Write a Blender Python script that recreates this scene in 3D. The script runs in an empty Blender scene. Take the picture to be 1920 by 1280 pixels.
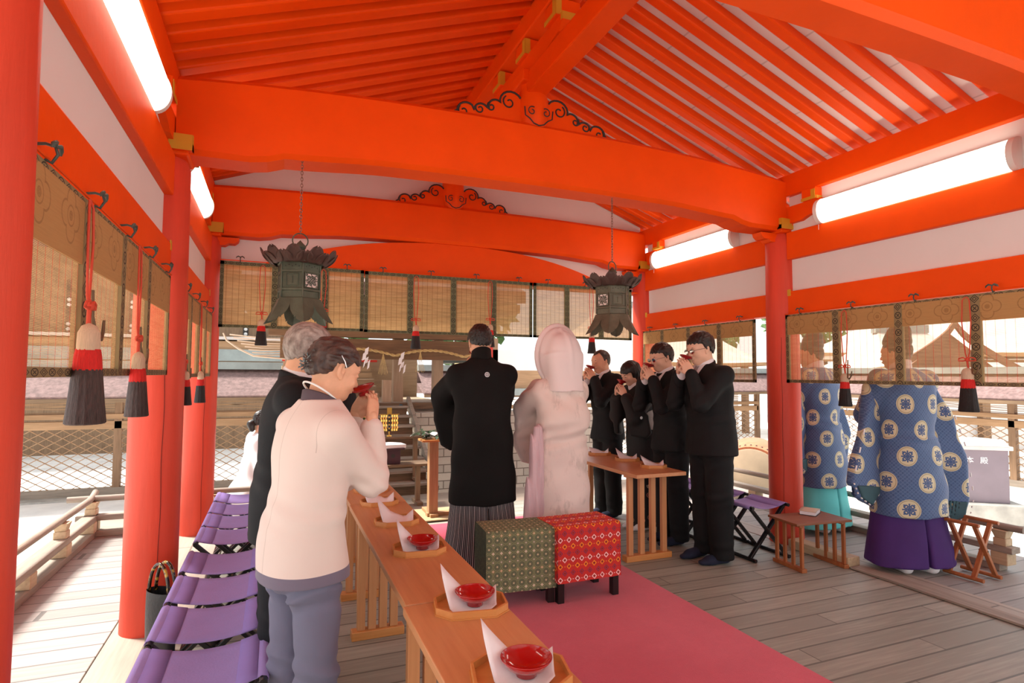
import bpy, math, random
import numpy as np
from mathutils import Matrix, Vector
random.seed(7)
SC = bpy.context.scene
COL = SC.collection

# ---------------------------------------------------------------- camera, sky, sun, exposure
def cam_axes(yaw, pitch, roll):
    cy, sy = math.cos(yaw), math.sin(yaw)
    f = np.array([sy*math.cos(pitch), cy*math.cos(pitch), math.sin(pitch)])
    r = np.array([cy, -sy, 0.0]); u = np.cross(r, f)
    c, s = math.cos(roll), math.sin(roll)
    return c*r+s*u, -s*r+c*u, f
cr, cu, cf = cam_axes(*[math.radians(a) for a in (22.05, 3.19, 0.317)])
cd = bpy.data.cameras.new('camera'); cam = bpy.data.objects.new('camera', cd); COL.objects.link(cam)
cam.matrix_world = Matrix(((cr[0], cu[0], -cf[0], 0), (cr[1], cu[1], -cf[1], 0), (cr[2], cu[2], -cf[2], 1.42), (0, 0, 0, 1)))
cd.sensor_width = 36; cd.lens = 1092.6/1920*36; cd.clip_start = 0.05; cd.clip_end = 300
SC.camera = cam
SC.view_settings.view_transform = 'Standard'; SC.view_settings.look = 'None'
SC.view_settings.gamma = 1; SC.view_settings.use_curve_mapping = False
SC.view_settings.exposure = 0.16
w = bpy.data.worlds.new('sky'); SC.world = w; w.use_nodes = True
wn = w.node_tree.nodes; bg = wn['Background']
bg.inputs[0].default_value = (0.92, 0.96, 1.0, 1); bg.inputs[1].default_value = 1.45
sd = bpy.data.lights.new('sun', 'SUN'); sun = bpy.data.objects.new('sun', sd); COL.objects.link(sun)
sd.energy = 9.5; sd.angle = math.radians(12); sd.color = (1.0, 0.95, 0.88)
sun.rotation_euler = Vector((0.50, -0.42, -1.0)).to_track_quat('-Z', 'Y').to_euler()   # from the left and behind the shrine

# ---------------------------------------------------------------- node helpers
class E:
    "tiny expression wrapper over Math nodes"
    def __init__(s, nt, k): s.nt = nt; s.k = k
    def _m(s, op, b=None, c=None):
        n = s.nt.nodes.new('ShaderNodeMath'); n.operation = op
        for i, v in enumerate((s, b, c)):
            if v is None: continue
            if isinstance(v, E): s.nt.links.new(v.k, n.inputs[i])
            else: n.inputs[i].default_value = v
        return E(s.nt, n.outputs[0])
    def __add__(s, o): return s._m('ADD', o)
    def __radd__(s, o): return s._m('ADD', o)
    def __sub__(s, o): return s._m('SUBTRACT', o)
    def __rsub__(s, o): return (s*-1.0)+o
    def __mul__(s, o): return s._m('MULTIPLY', o)
    def __rmul__(s, o): return s._m('MULTIPLY', o)
    def __truediv__(s, o): return s._m('DIVIDE', o)
    def __lt__(s, o): return s._m('LESS_THAN', o)
    def __gt__(s, o): return s._m('GREATER_THAN', o)
    def fr(s): return s._m('FRACT')
    def fl(s): return s._m('FLOOR')
    def ab(s): return s._m('ABSOLUTE')
    def sq(s): return s._m('SQRT')
    def sin(s): return s._m('SINE')
    def pw(s, o): return s._m('POWER', o)
    def mn(s, o): return s._m('MINIMUM', o)
    def mx(s, o): return s._m('MAXIMUM', o)
    def mod(s, o): return s._m('FLOORED_MODULO', o)
def hyp(a, b): return (a*a+b*b).sq()
def coords(nt, attr=None):
    if attr:
        n = nt.nodes.new('ShaderNodeAttribute'); n.attribute_name = attr; src = n.outputs['Vector']
    else: src = nt.nodes.new('ShaderNodeTexCoord').outputs['Object']
    sp = nt.nodes.new('ShaderNodeSeparateXYZ'); nt.links.new(src, sp.inputs[0])
    return [E(nt, sp.outputs[i]) for i in range(3)], src
def noise(nt, scale, src=None, detail=3, sc3=None, rough=.55):
    if src is None: src = nt.nodes.new('ShaderNodeTexCoord').outputs['Object']
    if sc3 is not None:
        m = nt.nodes.new('ShaderNodeMapping'); nt.links.new(src, m.inputs[0]); m.inputs['Scale'].default_value = sc3; src = m.outputs[0]
    n = nt.nodes.new('ShaderNodeTexNoise'); nt.links.new(src, n.inputs[0])
    n.inputs['Scale'].default_value = scale; n.inputs['Detail'].default_value = detail; n.inputs['Roughness'].default_value = rough
    return E(nt, n.outputs[0])
def mixc(nt, f, a, b):
    n = nt.nodes.new('ShaderNodeMix'); n.data_type = 'RGBA'; n.clamp_factor = True
    if isinstance(f, E): nt.links.new(f.k, n.inputs[0])
    else: n.inputs[0].default_value = f
    for i, v in ((6, a), (7, b)):
        if isinstance(v, tuple): n.inputs[i].default_value = (*v[:3], 1)
        else: nt.links.new(v, n.inputs[i])
    return n.outputs[2]
def bump(nt, h, strength, dist=.01):
    b = nt.nodes.new('ShaderNodeBump'); nt.links.new(h.k, b.inputs['Height'])
    b.inputs['Strength'].default_value = strength; b.inputs['Distance'].default_value = dist
    nt.links.new(b.outputs[0], nt.nodes['Principled BSDF'].inputs['Normal'])
MATS = {}
def mat(name, col, rough=.6, metal=0, var=.12, vs=6, bs=0, bscale=40, sc3=None, spec=.5, coat=0, fn=None, sheen=0, trans=0, sss=0):
    if name in MATS: return MATS[name]
    m = bpy.data.materials.new(name); m.use_nodes = True; MATS[name] = m
    nt = m.node_tree; b = nt.nodes['Principled BSDF']
    b.inputs['Roughness'].default_value = rough; b.inputs['Metallic'].default_value = metal
    b.inputs['Specular IOR Level'].default_value = spec; b.inputs['Coat Weight'].default_value = coat
    b.inputs['Sheen Weight'].default_value = sheen; b.inputs['Transmission Weight'].default_value = trans
    if sss: b.inputs['Subsurface Weight'].default_value = sss; b.inputs['Subsurface Scale'].default_value = .01; b.inputs['Subsurface Radius'].default_value = (1, .4, .25)
    c = col
    if fn: c = fn(nt, b)
    if var:
        n = noise(nt, vs, sc3=sc3, detail=4)
        if isinstance(c, tuple):
            c = mixc(nt, (n-.3)*2.2, tuple(x*(1-var) for x in c), tuple(min(1, x*(1+var)) for x in c))
        elif c is not None:
            mm = nt.nodes.new('ShaderNodeHueSaturation'); nt.links.new(c, mm.inputs['Color']); nt.links.new((n*2*var+(1-var)).k, mm.inputs['Value']); c = mm.outputs[0]
        if bs: bump(nt, noise(nt, bscale, sc3=sc3, detail=5), bs)
    if isinstance(c, tuple): b.inputs['Base Color'].default_value = (*c, 1)
    elif c is not None: nt.links.new(c, b.inputs['Base Color'])
    return m
def srgb(r, g, b):
    f = lambda v: ((v/255+.055)/1.055)**2.4 if v > 10 else v/255/12.92
    return (f(r), f(g), f(b))
def wood(name, a, b, axis='x', rough=.55, sc=9, ratio=14, bs=.15, coat=0):
    s3 = {'x': (1, ratio, ratio), 'y': (ratio, 1, ratio), 'z': (ratio, ratio, 1)}[axis]
    def fn(nt, bs_):
        n = noise(nt, sc*.35, sc3=s3, detail=5); n2 = noise(nt, sc*.12, sc3=tuple(1+(x-1)*.25 for x in s3), detail=2)
        return mixc(nt, (n-.35)*2.4*.6+(n2-.3)*.9, a, b)
    return mat(name, a, rough, fn=fn, var=.04, sc3=s3, bs=bs, bscale=10, coat=coat)
def glow(name, col, strength):
    m = bpy.data.materials.new(name); m.use_nodes = True; b = m.node_tree.nodes['Principled BSDF']
    b.inputs['Base Color'].default_value = (*col, 1); b.inputs['Emission Color'].default_value = (*col, 1); b.inputs['Emission Strength'].default_value = strength
    MATS[name] = m; return m

# ---------------------------------------------------------------- object helpers
def tag(o, label=None, cat=None, group=None, kind=None):
    if label: o['label'] = label
    if cat: o['category'] = cat
    if group: o['group'] = group
    if kind: o['kind'] = kind
    return o
def thing(name, label, cat, loc=(0, 0, 0), rz=0, group=None):
    o = bpy.data.objects.new(name, None); COL.objects.link(o); o.location = loc; o.rotation_euler = (0, 0, rz)
    o.empty_display_size = .05
    return tag(o, label, cat, group)
def copy_tree(o, parent=None):
    c = o.copy(); COL.objects.link(c)
    if parent: c.parent = parent
    for ch in [x for x in bpy.data.objects if x.parent == o]: copy_tree(ch, c)
    return c
class MB:
    def __init__(s): s.v = []; s.f = []; s.s = []
    def add(s, vs, fs, sm=False):
        n = len(s.v); s.v += [tuple(map(float, p)) for p in vs]; s.f += [tuple(i+n for i in f) for f in fs]; s.s += [sm]*len(fs); return s
    def box(s, c, d, rot=None, taper=1.0):
        x, y, z = (k/2 for k in d); P = [(-x, -y, -z), (x, -y, -z), (x, y, -z), (-x, y, -z)]+[(a*taper, b*taper, z) for a, b in ((-x, -y), (x, -y), (x, y), (-x, y))]
        M = Matrix.Translation(c) @ (rot.to_4x4() if rot else Matrix())
        return s.add([M @ Vector(p) for p in P], [(0, 3, 2, 1), (4, 5, 6, 7), (0, 1, 5, 4), (1, 2, 6, 5), (2, 3, 7, 6), (3, 0, 4, 7)])
    def bx(s, x0, x1, y0, y1, z0, z1): return s.box(((x0+x1)/2, (y0+y1)/2, (z0+z1)/2), (abs(x1-x0), abs(y1-y0), abs(z1-z0)))
    def bar(s, a, b, w, h, up=(0, 0, 1)):
        a = Vector(a); b = Vector(b); d = (b-a); L = d.length; d.normalize(); u = Vector(up)
        r = d.cross(u)
        if r.length < 1e-4: r = d.cross(Vector((1, 0, 0)))
        r.normalize(); u = r.cross(d)
        P = []
        for q in (a, b):
            for i, j in ((-1, -1), (1, -1), (1, 1), (-1, 1)): P.append(q+r*i*w/2+u*j*h/2)
        return s.add(P, [(0, 1, 2, 3), (7, 6, 5, 4), (0, 4, 5, 1), (1, 5, 6, 2), (2, 6, 7, 3), (3, 7, 4, 0)])
    def tube(s, pts, r, n=10, closed=False, flat=1.0, caps=True):
        pts = [Vector(p) for p in pts]; m = len(pts); rs = r if hasattr(r, '__len__') else [r]*m
        N = None; rings = []
        for i, p in enumerate(pts):
            t = (pts[(i+1) % m]-pts[i-1]) if closed else (pts[min(i+1, m-1)]-pts[max(i-1, 0)])
            t.normalize()
            if N is None: N = t.orthogonal().normalized()
            N = (N-t*N.dot(t)).normalized(); B = t.cross(N)
            rings.append([p+(N*math.cos(2*math.pi*k/n)+B*math.sin(2*math.pi*k/n)*flat)*rs[i] for k in range(n)])
        vs = [q for R_ in rings for q in R_]; fs = []
        for i in range(m if closed else m-1):
            for k in range(n):
                a = i*n+k; b = i*n+(k+1) % n; c = ((i+1) % m)*n+(k+1) % n; d = ((i+1) % m)*n+k; fs.append((a, b, c, d))
        s.add(vs, fs, True)
        if not closed and caps: s.add(rings[0], [tuple(range(n))[::-1]]); s.add(rings[-1], [tuple(range(n))])
        return s
    def lathe(s, prof, c=(0, 0, 0), n=24, sm=True, ax=None):
        c = Vector(c); vs = []; fs = []
        for r, z in prof:
            for k in range(n):
                a = 2*math.pi*k/n; p = Vector((r*math.cos(a), r*math.sin(a), z))
                if ax: p = ax @ p
                vs.append(c+p)
        for i in range(len(prof)-1):
            for k in range(n): fs.append((i*n+k, i*n+(k+1) % n, (i+1)*n+(k+1) % n, (i+1)*n+k))
        s.add(vs, fs, sm)
        if prof[0][0] > 1e-5: s.add(vs[:n], [tuple(range(n))[::-1]])
        if prof[-1][0] > 1e-5: s.add(vs[-n:], [tuple(range(n))])
        return s
    def prism(s, poly, fn, d0, d1, sm=False):
        "poly: 2D outline, fn(u,v,w)->point"
        n = len(poly); a = [fn(u, v, d0) for u, v in poly]; b = [fn(u, v, d1) for u, v in poly]
        s.add(a, [tuple(range(n))[::-1]]); s.add(b, [tuple(range(n))])
        return s.add(a+b, [(i, (i+1) % n, n+(i+1) % n, n+i) for i in range(n)], sm)
    def grid(s, P, sm=True, closed=False):
        n = len(P); m = len(P[0]); fs = []
        for i in range(n-1):
            for j in range(m if closed else m-1): fs.append((i*m+j, i*m+(j+1) % m, (i+1)*m+(j+1) % m, (i+1)*m+j))
        return s.add([q for r_ in P for q in r_], fs, sm)
    def build(s, name, m, parent=None, bev=0, solid=0, sub=0, loc=None):
        me = bpy.data.meshes.new(name); me.from_pydata(s.v, [], s.f); me.polygons.foreach_set('use_smooth', s.s)
        me.materials.append(MATS[m] if isinstance(m, str) else m); me.update()
        o = bpy.data.objects.new(name, me); COL.objects.link(o)
        if parent: o.parent = parent
        if loc: o.location = loc
        if solid: q = o.modifiers.new('s', 'SOLIDIFY'); q.thickness = solid; q.offset = 0
        if bev: q = o.modifiers.new('b', 'BEVEL'); q.width = bev; q.segments = 2; q.limit_method = 'ANGLE'; q.angle_limit = .6
        if sub: q = o.modifiers.new('u', 'SUBSURF'); q.levels = q.render_levels = sub
        return o
def fixn(o):
    import bmesh
    bm = bmesh.new(); bm.from_mesh(o.data); bmesh.ops.recalc_face_normals(bm, faces=bm.faces[:]); bm.to_mesh(o.data); bm.free(); return o
XZ = lambda u, v, w: (u, w, v)
YZ = lambda u, v, w: (w, u, v)
XY = lambda u, v, w: (u, v, w)
def lerp(a, b, t): return a+(b-a)*t
def sstep(a, b, x): t = min(1, max(0, (x-a)/(b-a))); return t*t*(3-2*t)

# ---------------------------------------------------------------- materials of the place
ORNG = (.90, .086, .001)
mat('vermilion', ORNG, .5, var=.07, vs=2.2, bs=.12, bscale=18, sc3=(1, 1, 1), spec=.2)
mat('vermilion_post', (.72, .068, .030), .5, var=.10, vs=3, bs=.15, bscale=14, sc3=(4, 4, .5), spec=.4)
mat('plaster', (.80, .76, .73), .8, var=.03, vs=2, bs=.05)
mat('yellow_end', (.66, .36, .02), .55, var=.05)
mat('black_line', (.03, .03, .028), .6, var=0)
mat('lamp_body', (.80, .78, .72), .4, var=0)
glow('lamp_glow', (1.0, .95, .80), 6.5)
mat('ground', (.82, .79, .74), .95, var=.16, vs=1.5, bs=.4, bscale=60)
mat('stone', (.42, .40, .36), .9, var=.25, vs=5, bs=.5, bscale=30)
mat('bark_roof', (.20, .125, .115), .9, var=.35, vs=14, bs=.8, bscale=45, sc3=(1, 1, 1))
mat('copper_roof', (.27, .31, .30), .6, var=.2, vs=3)
mat('bright_roof', (.62, .56, .52), .8, var=.15, vs=2, bs=.2)
mat('iron_green', (.085, .115, .095), .55, metal=.35, var=.35, vs=14, bs=.3, bscale=50)
mat('iron_dark', (.035, .03, .028), .5, metal=.3, var=.2)
mat('gold', (.85, .52, .12), .28, metal=1, var=.1)
wood('wood_old', srgb(92, 72, 52), srgb(140, 112, 84), 'x', .75)
wood('wood_old_z', srgb(110, 86, 64), srgb(160, 130, 100), 'z', .75)
wood('wood_grey', srgb(128, 116, 104), srgb(176, 160, 142), 'x', .7)
wood('wood_grey_y', srgb(128, 116, 104), srgb(176, 160, 142), 'y', .7)
wood('wood_pale', srgb(176, 150, 118), srgb(212, 186, 150), 'y', .65)
wood('wood_table', srgb(196, 132, 84), srgb(218, 158, 108), 'y', .38, sc=7, ratio=18, bs=.04)
wood('wood_table_z', srgb(194, 130, 80), srgb(218, 158, 106), 'z', .45, sc=7, ratio=18, bs=.04)
wood('wood_tray', srgb(196, 124, 60), srgb(220, 152, 86), 'x', .45, sc=9, bs=.04)
wood('wood_brown', srgb(128, 74, 44), srgb(158, 96, 60), 'x', .5)
wood('wood_brown_z', srgb(150, 84, 44), srgb(186, 112, 62), 'z', .5)
# ================================================================ the hall: pillars, beams, walls, roof
PX = (-.62, 4.12); PY = (1.50, 3.84, 5.92); PR = .135
side_word = ('left', 'right'); row_word = ('nearest', 'middle', 'far')
mat('crack', (.05, .01, .008), .9, var=0)
for i, x in enumerate(PX):
    for j, y in enumerate(PY):
        t = thing('pillar', '%s round vermilion pillar in the %s row' % (row_word[j], side_word[i]), 'pillar', (x, y, 0))
        b = MB().lathe([(PR+.006, -.05), (PR+.004, .0), (PR, .25), (PR, 1.6), (PR-.006, 2.60), (PR-.03, 2.655)], n=40)
        b.build('shaft', 'vermilion_post', t)
        if j:
            a = math.atan2(-y, -x)+(.25 if i == 0 else -.1); p = []
            for k in range(24): aa = a+.02*math.sin(k*.9); p.append(((PR+.0015)*math.cos(aa), (PR+.0015)*math.sin(aa), .02+k*.075 if k else .02))
            MB().tube(p, .0012, 5).build('drying_crack', 'crack', t)
# bracket blocks and arms on each pillar (L shaped yellow ends)
def bracket(x, y, sx, label):
    t = thing('bracket_block', label, 'roof bracket', (x, y, 0))
    # big bearing block under the tie beam, boat shaped arms along the wall and into the hall
    b = MB(); b.box((0, 0, 2.665), (.26, .26, .03)); b.box((0, 0, 2.72), (.30, .30, .09))
    b.build('bearing_block', 'vermilion', t, bev=.012)
    arm = [(-.46, 2.80), (-.46, 2.74), (-.42, 2.70), (-.33, 2.68), (-.26, 2.655), (.26, 2.655), (.33, 2.68), (.42, 2.70), (.46, 2.74), (.46, 2.80)]
    MB().prism([(u, v+.07) for u, v in arm], YZ, -.055, .055).build('wall_arm', 'vermilion', t, bev=.006)
    for s in (-1, 1):
        MB().bx(-.085, .085, s*.37-.07, s*.37+.07, 2.865, 2.965).build('small_block', 'vermilion', t, bev=.008)
        e = MB(); e.bx(sx*.086, sx*.088+sx*.002, s*.37-.07, s*.37+.07, 2.865, 2.89); e.bx(sx*.086, sx*.088+sx*.002, s*.37-s*.0+.045*s-.02, s*.37+.045*s+.02, 2.89, 2.945)
        e.bx(-.08, .08, s*.37+s*.0705, s*.37+s*.073, 2.865, 2.89); e.build('yellow_edge', 'yellow_end', t)
    y_ = MB()
    for s in (-1, 1):
        y_.prism([(-.15, 2.675), (.15, 2.675), (.15, 2.765), (-.05*0+.03, 2.765), (.03, 2.71), (-.15, 2.71)] if sx > 0 else [(-.15, 2.675), (.15, 2.675), (.15, 2.71), (-.03, 2.71), (-.03, 2.765), (-.15, 2.765)], XZ, s*.1505, s*.153)
        y_.prism([(-.15*s, 2.675), (.15*s, 2.675), (.15*s, 2.71), (-.05*s, 2.71), (-.05*s, 2.765), (-.15*s, 2.765)], YZ, sx*.1505, sx*.153)
    fixn(y_.build('yellow_edge', 'yellow_end', t))
    # carved nose below the tie beam pointing into the hall
    if sx > 0 and y < 5: return
    n = [(.10, 2.655), (.10, 2.58), (.16, 2.58), (.19, 2.60), (.24, 2.60), (.27, 2.625), (.28, 2.655)]
    MB().prism([(sx*u, v) for u, v in n], XZ, -.05, .05).build('carved_nose', 'vermilion', t, bev=.006)
for i, x in enumerate(PX):
    for j, y in enumerate(PY):
        if (i, j) == (0, 0): continue
        bracket(x, y, 1 if i == 0 else -1, 'vermilion bracket with yellow edges on the %s %s pillar' % (row_word[j], side_word[i]))
# wall beams and plaster, bay by bay
bays = [(-1.0, 1.50), (1.50, 3.84), (3.84, 5.92)]
wn_ = 0
for i, x in enumerate(PX):
    s = 1 if i == 0 else -1
    pw_ = MB()
    for k, (y0, y1) in enumerate(bays):
        if k == 0 and i == 0: pass
        a, b = y0+PR-.02, y1-PR+.02
        nm = ('behind the camera', 'near', 'far')[k]
        for lab, z0, z1, th in (('lower', 1.945, 2.14, .06), ('middle', 2.415, 2.65, .062), ('top', 2.965, 3.155, .06)):
            if k == 0: continue
            if lab == 'top': continue
            o = MB().bx(x-th, x+th, a, b, z0, z1).build('wall_beam', 'vermilion', bev=.008)
            tag(o, '%s vermilion wall beam in the %s bay of the %s side' % (lab, nm, side_word[i]), 'beam', 'wall beams')
        pw_.bx(x-.015, x+.015, a, b, 2.13, 2.425); pw_.bx(x-.015, x+.015, a, b, 2.64, 2.975)
        if k:
            c = MB(); c.bx(x+s*.056, x+s*.0625, (b-.035), b, 2.10, 2.155); o = c.build('yellow_plate', 'yellow_end')
            tag(o, 'small yellow corner plate on the lower beam by the %s %s pillar' % (row_word[k], side_word[i]), 'beam ornament')
    o = MB().bx(x-.06, x+.06, -1, 6.2, 2.965, 3.155).build('purlin', 'vermilion', bev=.008)
    tag(o, 'long vermilion purlin carrying the rafters along the %s side' % side_word[i], 'beam')
    pw_.build('wall_%s' % side_word[i], 'plaster')['kind'] = 'structure'

# rainbow tie beams across the hall
def tie(y, half, label, arch=.10):
    N = 48; x0, x1 = -.56, 4.06; top = []; bot = []
    for k in range(N+1):
        x = lerp(x0, x1, k/N); u = (x-1.75)/2.31
        top.append((x, 3.115+arch*(1-abs(u)**2.6)))
        d = min(x-x0, x1-x)
        bot.append((x, 2.668+.045*sstep(.42, .58, d)+.055*(1-u*u)*sstep(.4, 1.2, d)))
    poly = bot+top[::-1]
    def prof(w, sh):  # chamfered lower and upper edges
        return [(u, v+(sh if i <= N else -sh)) for i, (u, v) in enumerate(poly)]
    P = [[XZ(u, v, w) for u, v in prof(w, sh)] for w, sh in ((y-half, .028), (y-half+.028, 0), (y+half-.028, 0), (y+half, .028))]
    m = MB(); m.grid(P, False, True); n = len(poly)
    for p, r in ((P[0], 1), (P[3], -1)):
        vs = p; idx = [(i, i+1, 2*N-i, 2*N+1-i) for i in range(N)]
        m.add(vs, [f[::r] for f in idx])
    return tag(fixn(m.build('tie_beam', 'vermilion')), label, 'beam')
tie(PY[0]+.035, .10, 'large arched vermilion tie beam at the top right, nearest of three', .12)
tie(PY[1], .125, 'large arched vermilion tie beam spanning the middle of the hall')
tie(PY[2], .125, 'arched vermilion tie beam at the far end above the bamboo blinds', .05)
# lower arched lintel at the back
N = 40; pts = []
for k in range(N+1):
    x = lerp(-.50, 4.0, k/N); u = abs((x-1.75)/1.95)
    pts.append((x, 2.40+.37*max(0, 1-u**2.4)))
o = MB().prism([(-.5, 2.385)]+pts+[(4.0, 2.385)], XZ, 5.86, 5.98).build('arched_lintel', 'vermilion')
tag(fixn(o), 'low arched vermilion lintel just above the row of blinds at the far end', 'beam')
# back gable plaster
m = MB(); m.prism([(-.5, 2.38), (4.12, 2.38), (4.12, 3.27), (1.75, 4.135), (-.62, 3.27), (-.62, 2.38)], XZ, 5.985, 6.02)
fixn(m.build('wall_back', 'plaster'))['kind'] = 'structure'

# carved frog-leg boards and struts on the tie beams
def spiral(cx, cz, r, turns, a0, dirn, n=18):
    return [(cx+r*(1-t*.72)*math.cos(a0+dirn*turns*2*math.pi*t), cz+r*(1-t*.72)*math.sin(a0+dirn*turns*2*math.pi*t)) for t in [k/n for k in range(n+1)]]
def cloud_half():
    # outline from the strut outwards, u = distance from strut centre, v = height; scalloped
    P = [(.10, .235)]
    lobes = [(.185, .165, .085, 150, -15), (.30, .115, .055, 120, -35), (.41, .075, .05, 140, -10), (.52, .055, .065, 130, 0)]
    for cx, cz, r, a0, a1 in lobes:
        for k in range(9):
            a = math.radians(lerp(a0, a1, k/8)); P.append((cx+r*math.cos(a), cz+r*math.sin(a)*.9))
    P += [(.63, .02), (.66, 0)]
    return P
def kaerumata(y, z, front, label, strut_h):
    t = thing('carved_board', label, 'carved ornament', (1.70, y, z))
    half = cloud_half(); th = .035
    for s in (-1, 1):
        poly = [(s*u, v-.02*(u/.66)**2) for u, v in half]+[(s*.66, -.06), (s*.10, -.04)]
        fixn(MB().prism(poly, XZ, -th, th).build('scroll_wing', 'vermilion', t, bev=.004))
        e = MB(); path = [(s*u, -th-.002, v-.004-.02*(u/.66)**2) for u, v in half[1:]]
        e.tube(path, .0075, 6)
        for cx, cz, r, a0 in ((.20, .155, .05, 60), (.335, .10, .034, 60), (.42, .07, .034, 40), (.54, .035, .04, 50)):
            if s > 0: sp = spiral(cx, cz, r, 1.05, math.radians(a0), -1)
            else: sp = [(-u, v) for u, v in spiral(cx, cz, r, 1.05, math.radians(a0), -1)]
            e.tube([(u, -th-.003, v) for u, v in sp], .0055, 6)
        e.build('black_scroll_line', 'black_line', t)
    # rounded strut (king post) with a scroll face
    MB().lathe([(.075, -.05), (.10, .0), (.115, .12), (.115, strut_h-.12), (.09, strut_h)], n=28).build('strut', 'vermilion', t)
    e = MB()
    for s in (-1, 1):
        e.tube([(s*u, -.118, v) for u, v in spiral(.055, .085, .035, 1.1, math.radians(120), -1)], .004, 6)
        e.tube([(s*u, -.112-.002*abs(math.cos(u*9)), v) for u, v in ((.11, .11), (.105, .05), (.07, .03), (.04, .0), (0, -.012))], .005, 6)
    e.build('black_scroll_line', 'black_line', t)
kaerumata(PY[1]-.02, 3.205, 0, 'cloud-scrolled vermilion board and strut on the middle tie beam', .32)
kaerumata(PY[2]-.03, 3.155, 0, 'cloud-scrolled vermilion board and strut on the far tie beam, before white plaster', .42)

# ridge: longitudinal tie between struts, bracket arms, ridge purlin
def lbeam(name, y0, y1, z0, z1, hx, label):
    o = MB().bx(1.70-hx, 1.70+hx, y0, y1, z0, z1).build(name, 'vermilion', bev=.01); return tag(o, label, 'beam')
lbeam('ridge_tie', -1, 3.80, 3.44, 3.60, .075, 'square vermilion tie running under the ridge to the middle strut')
lbeam('ridge_tie', 3.88, 5.98, 3.44, 3.60, .075, 'short vermilion tie under the ridge beyond the middle strut')
lbeam('ridge_purlin', -1, 6.2, 3.86, 4.02, .10, 'vermilion ridge purlin at the peak of the roof')
for j, y in enumerate(PY[1:]):
    t = thing('ridge_bracket', 'stepped vermilion bracket with yellow edges under the ridge at the %s strut' % ('middle', 'far')[j], 'roof bracket', (1.70, y, 0))
    MB().box((0, 0, 3.56), (.24, .24, .09)).build('bearing_block', 'vermilion', t, bev=.01)
    arm = [(-.62, 3.74), (-.62, 3.69), (-.56, 3.64), (-.44, 3.62), (-.30, 3.605), (.30, 3.605), (.44, 3.62), (.56, 3.64), (.62, 3.69), (.62, 3.74)]
    MB().prism(arm, YZ, -.06, .06).build('boat_arm', 'vermilion', t, bev=.006)
    for s in (-1, 0, 1):
        MB().box((0, s*.50, 3.79), (.18, .17, .12)).build('small_block', 'vermilion', t, bev=.008)
        e = MB(); e.prism([(-.085, 3.735), (.085, 3.735), (.085, 3.765), (-.04, 3.765), (-.04, 3.845), (-.085, 3.845)], lambda u, v, w: (w, s*.50+u, v), -.0935, -.0905)
        e.prism([(-.09, 3.735), (.09, 3.735), (.09, 3.765), (-.05, 3.765), (-.05, 3.845), (-.09, 3.845)], lambda u, v, w: (u, s*.50+w, v), -.0885, -.0855)
        fixn(e.build('yellow_edge', 'yellow_end', t))
    e = MB(); e.bx(-.0605, -.063, -.625, -.60, 3.69, 3.735); e.bx(-.06, .06, -.6225, -.6205, 3.69, 3.74); e.build('yellow_edge', 'yellow_end', t)

# roof: rafters and white boards on both slopes
SL = (4.02-3.155)/(1.75+.62)
for s, nm in ((-1, 'left'), (1, 'right')):
    r0 = None
    for k in range(36):
        y = 6.12-k*.1875
        if r0 is None:
            x_e = 1.75+s*3.35; z_e = 4.02-SL*3.35+.06
            dz = 0.012 if s < 0 else .030; c = Vector((1.75+s*.03, 0, 4.08+dz)); e_ = Vector((x_e, 0, z_e+dz))
            m = MB().bar(c, e_, .104 if s < 0 else .080, .10 if s < 0 else .066)
            r0 = m.build('rafter', 'vermilion', bev=.012); o = r0
        else: o = r0.copy(); COL.objects.link(o)
        o.location = (0, y, 0)
        tag(o, 'square vermilion rafter on the %s roof slope' % nm, 'rafter', 'rafters of the %s slope' % nm)
m = MB()
for s in (-1, 1):
    a = Vector((1.75, 0, 4.08)); b = Vector((1.75+s*3.6, 0, 4.08-SL*3.6)); up = .068
    P = [[(p.x, y, p.z+h) for p in (a, b)] for h, y in ((up, -5.5), (up, 6.5), (up+.14, 6.5), (up+.14, -5.5), (up, -5.5))]
    m.grid(P, False)
    m.add([P[0][0], P[1][0], P[2][0], P[3][0]], [(0, 1, 2, 3)]); m.add([P[0][1], P[1][1], P[2][1], P[3][1]], [(0, 1, 2, 3)])
def ceilboards(nt, b):
    (x, y, z), src = coords(nt)
    f = ((x*1.9).fr()-.5).ab() > .488
    return mixc(nt, f*.5, (.82, .77, .74), (.45, .40, .37))
mat('ceiling_boards', (.8, .76, .73), .8, fn=ceilboards, var=.04, vs=2)
fixn(m.build('ceiling', 'ceiling_boards'))['kind'] = 'structure'

# ---------------------------------------------------------------- floors
def planks(name, a, b, wdt, length, ax, gap=.012, bright=1.0):
    def fn(nt, bs):
        (x, y, z), src = coords(nt); u, v = (x, y) if ax == 'y' else (y, x)
        row = (u/wdt).fl(); fx = (u/wdt).fr(); off = (row*.377).fr()*length
        fy = ((v+off)/length).fr(); cell = ((v+off)/length).fl()
        rnd = ((row*12.9898+cell*78.233).sin()*43758.5453).fr()
        seam = (fx < gap/wdt).mx((fy < .004))
        sc3 = (16, 1, 1) if ax == 'y' else (1, 16, 1)
        g = noise(nt, 3, sc3=sc3, detail=6)
        c = mixc(nt, (g-.35)*1.6+(rnd-.5)*.75, a, b)
        bump(nt, (1.0-seam)+g*.2, .35, .004)
        return mixc(nt, seam*.8, c, tuple(k*.35 for k in a))
    return mat(name, a, .5, fn=fn, var=.05, vs=1.2, spec=.35)
planks('floor_planks', srgb(142, 140, 128), srgb(178, 174, 160), .145, 1.9, 'x')
planks('deck_planks', srgb(146, 140, 134), srgb(176, 168, 162), .155, 7.0, 'x')
planks('sill_planks', srgb(160, 146, 132), srgb(186, 172, 156), .6, 3.1, 'y')
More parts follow.
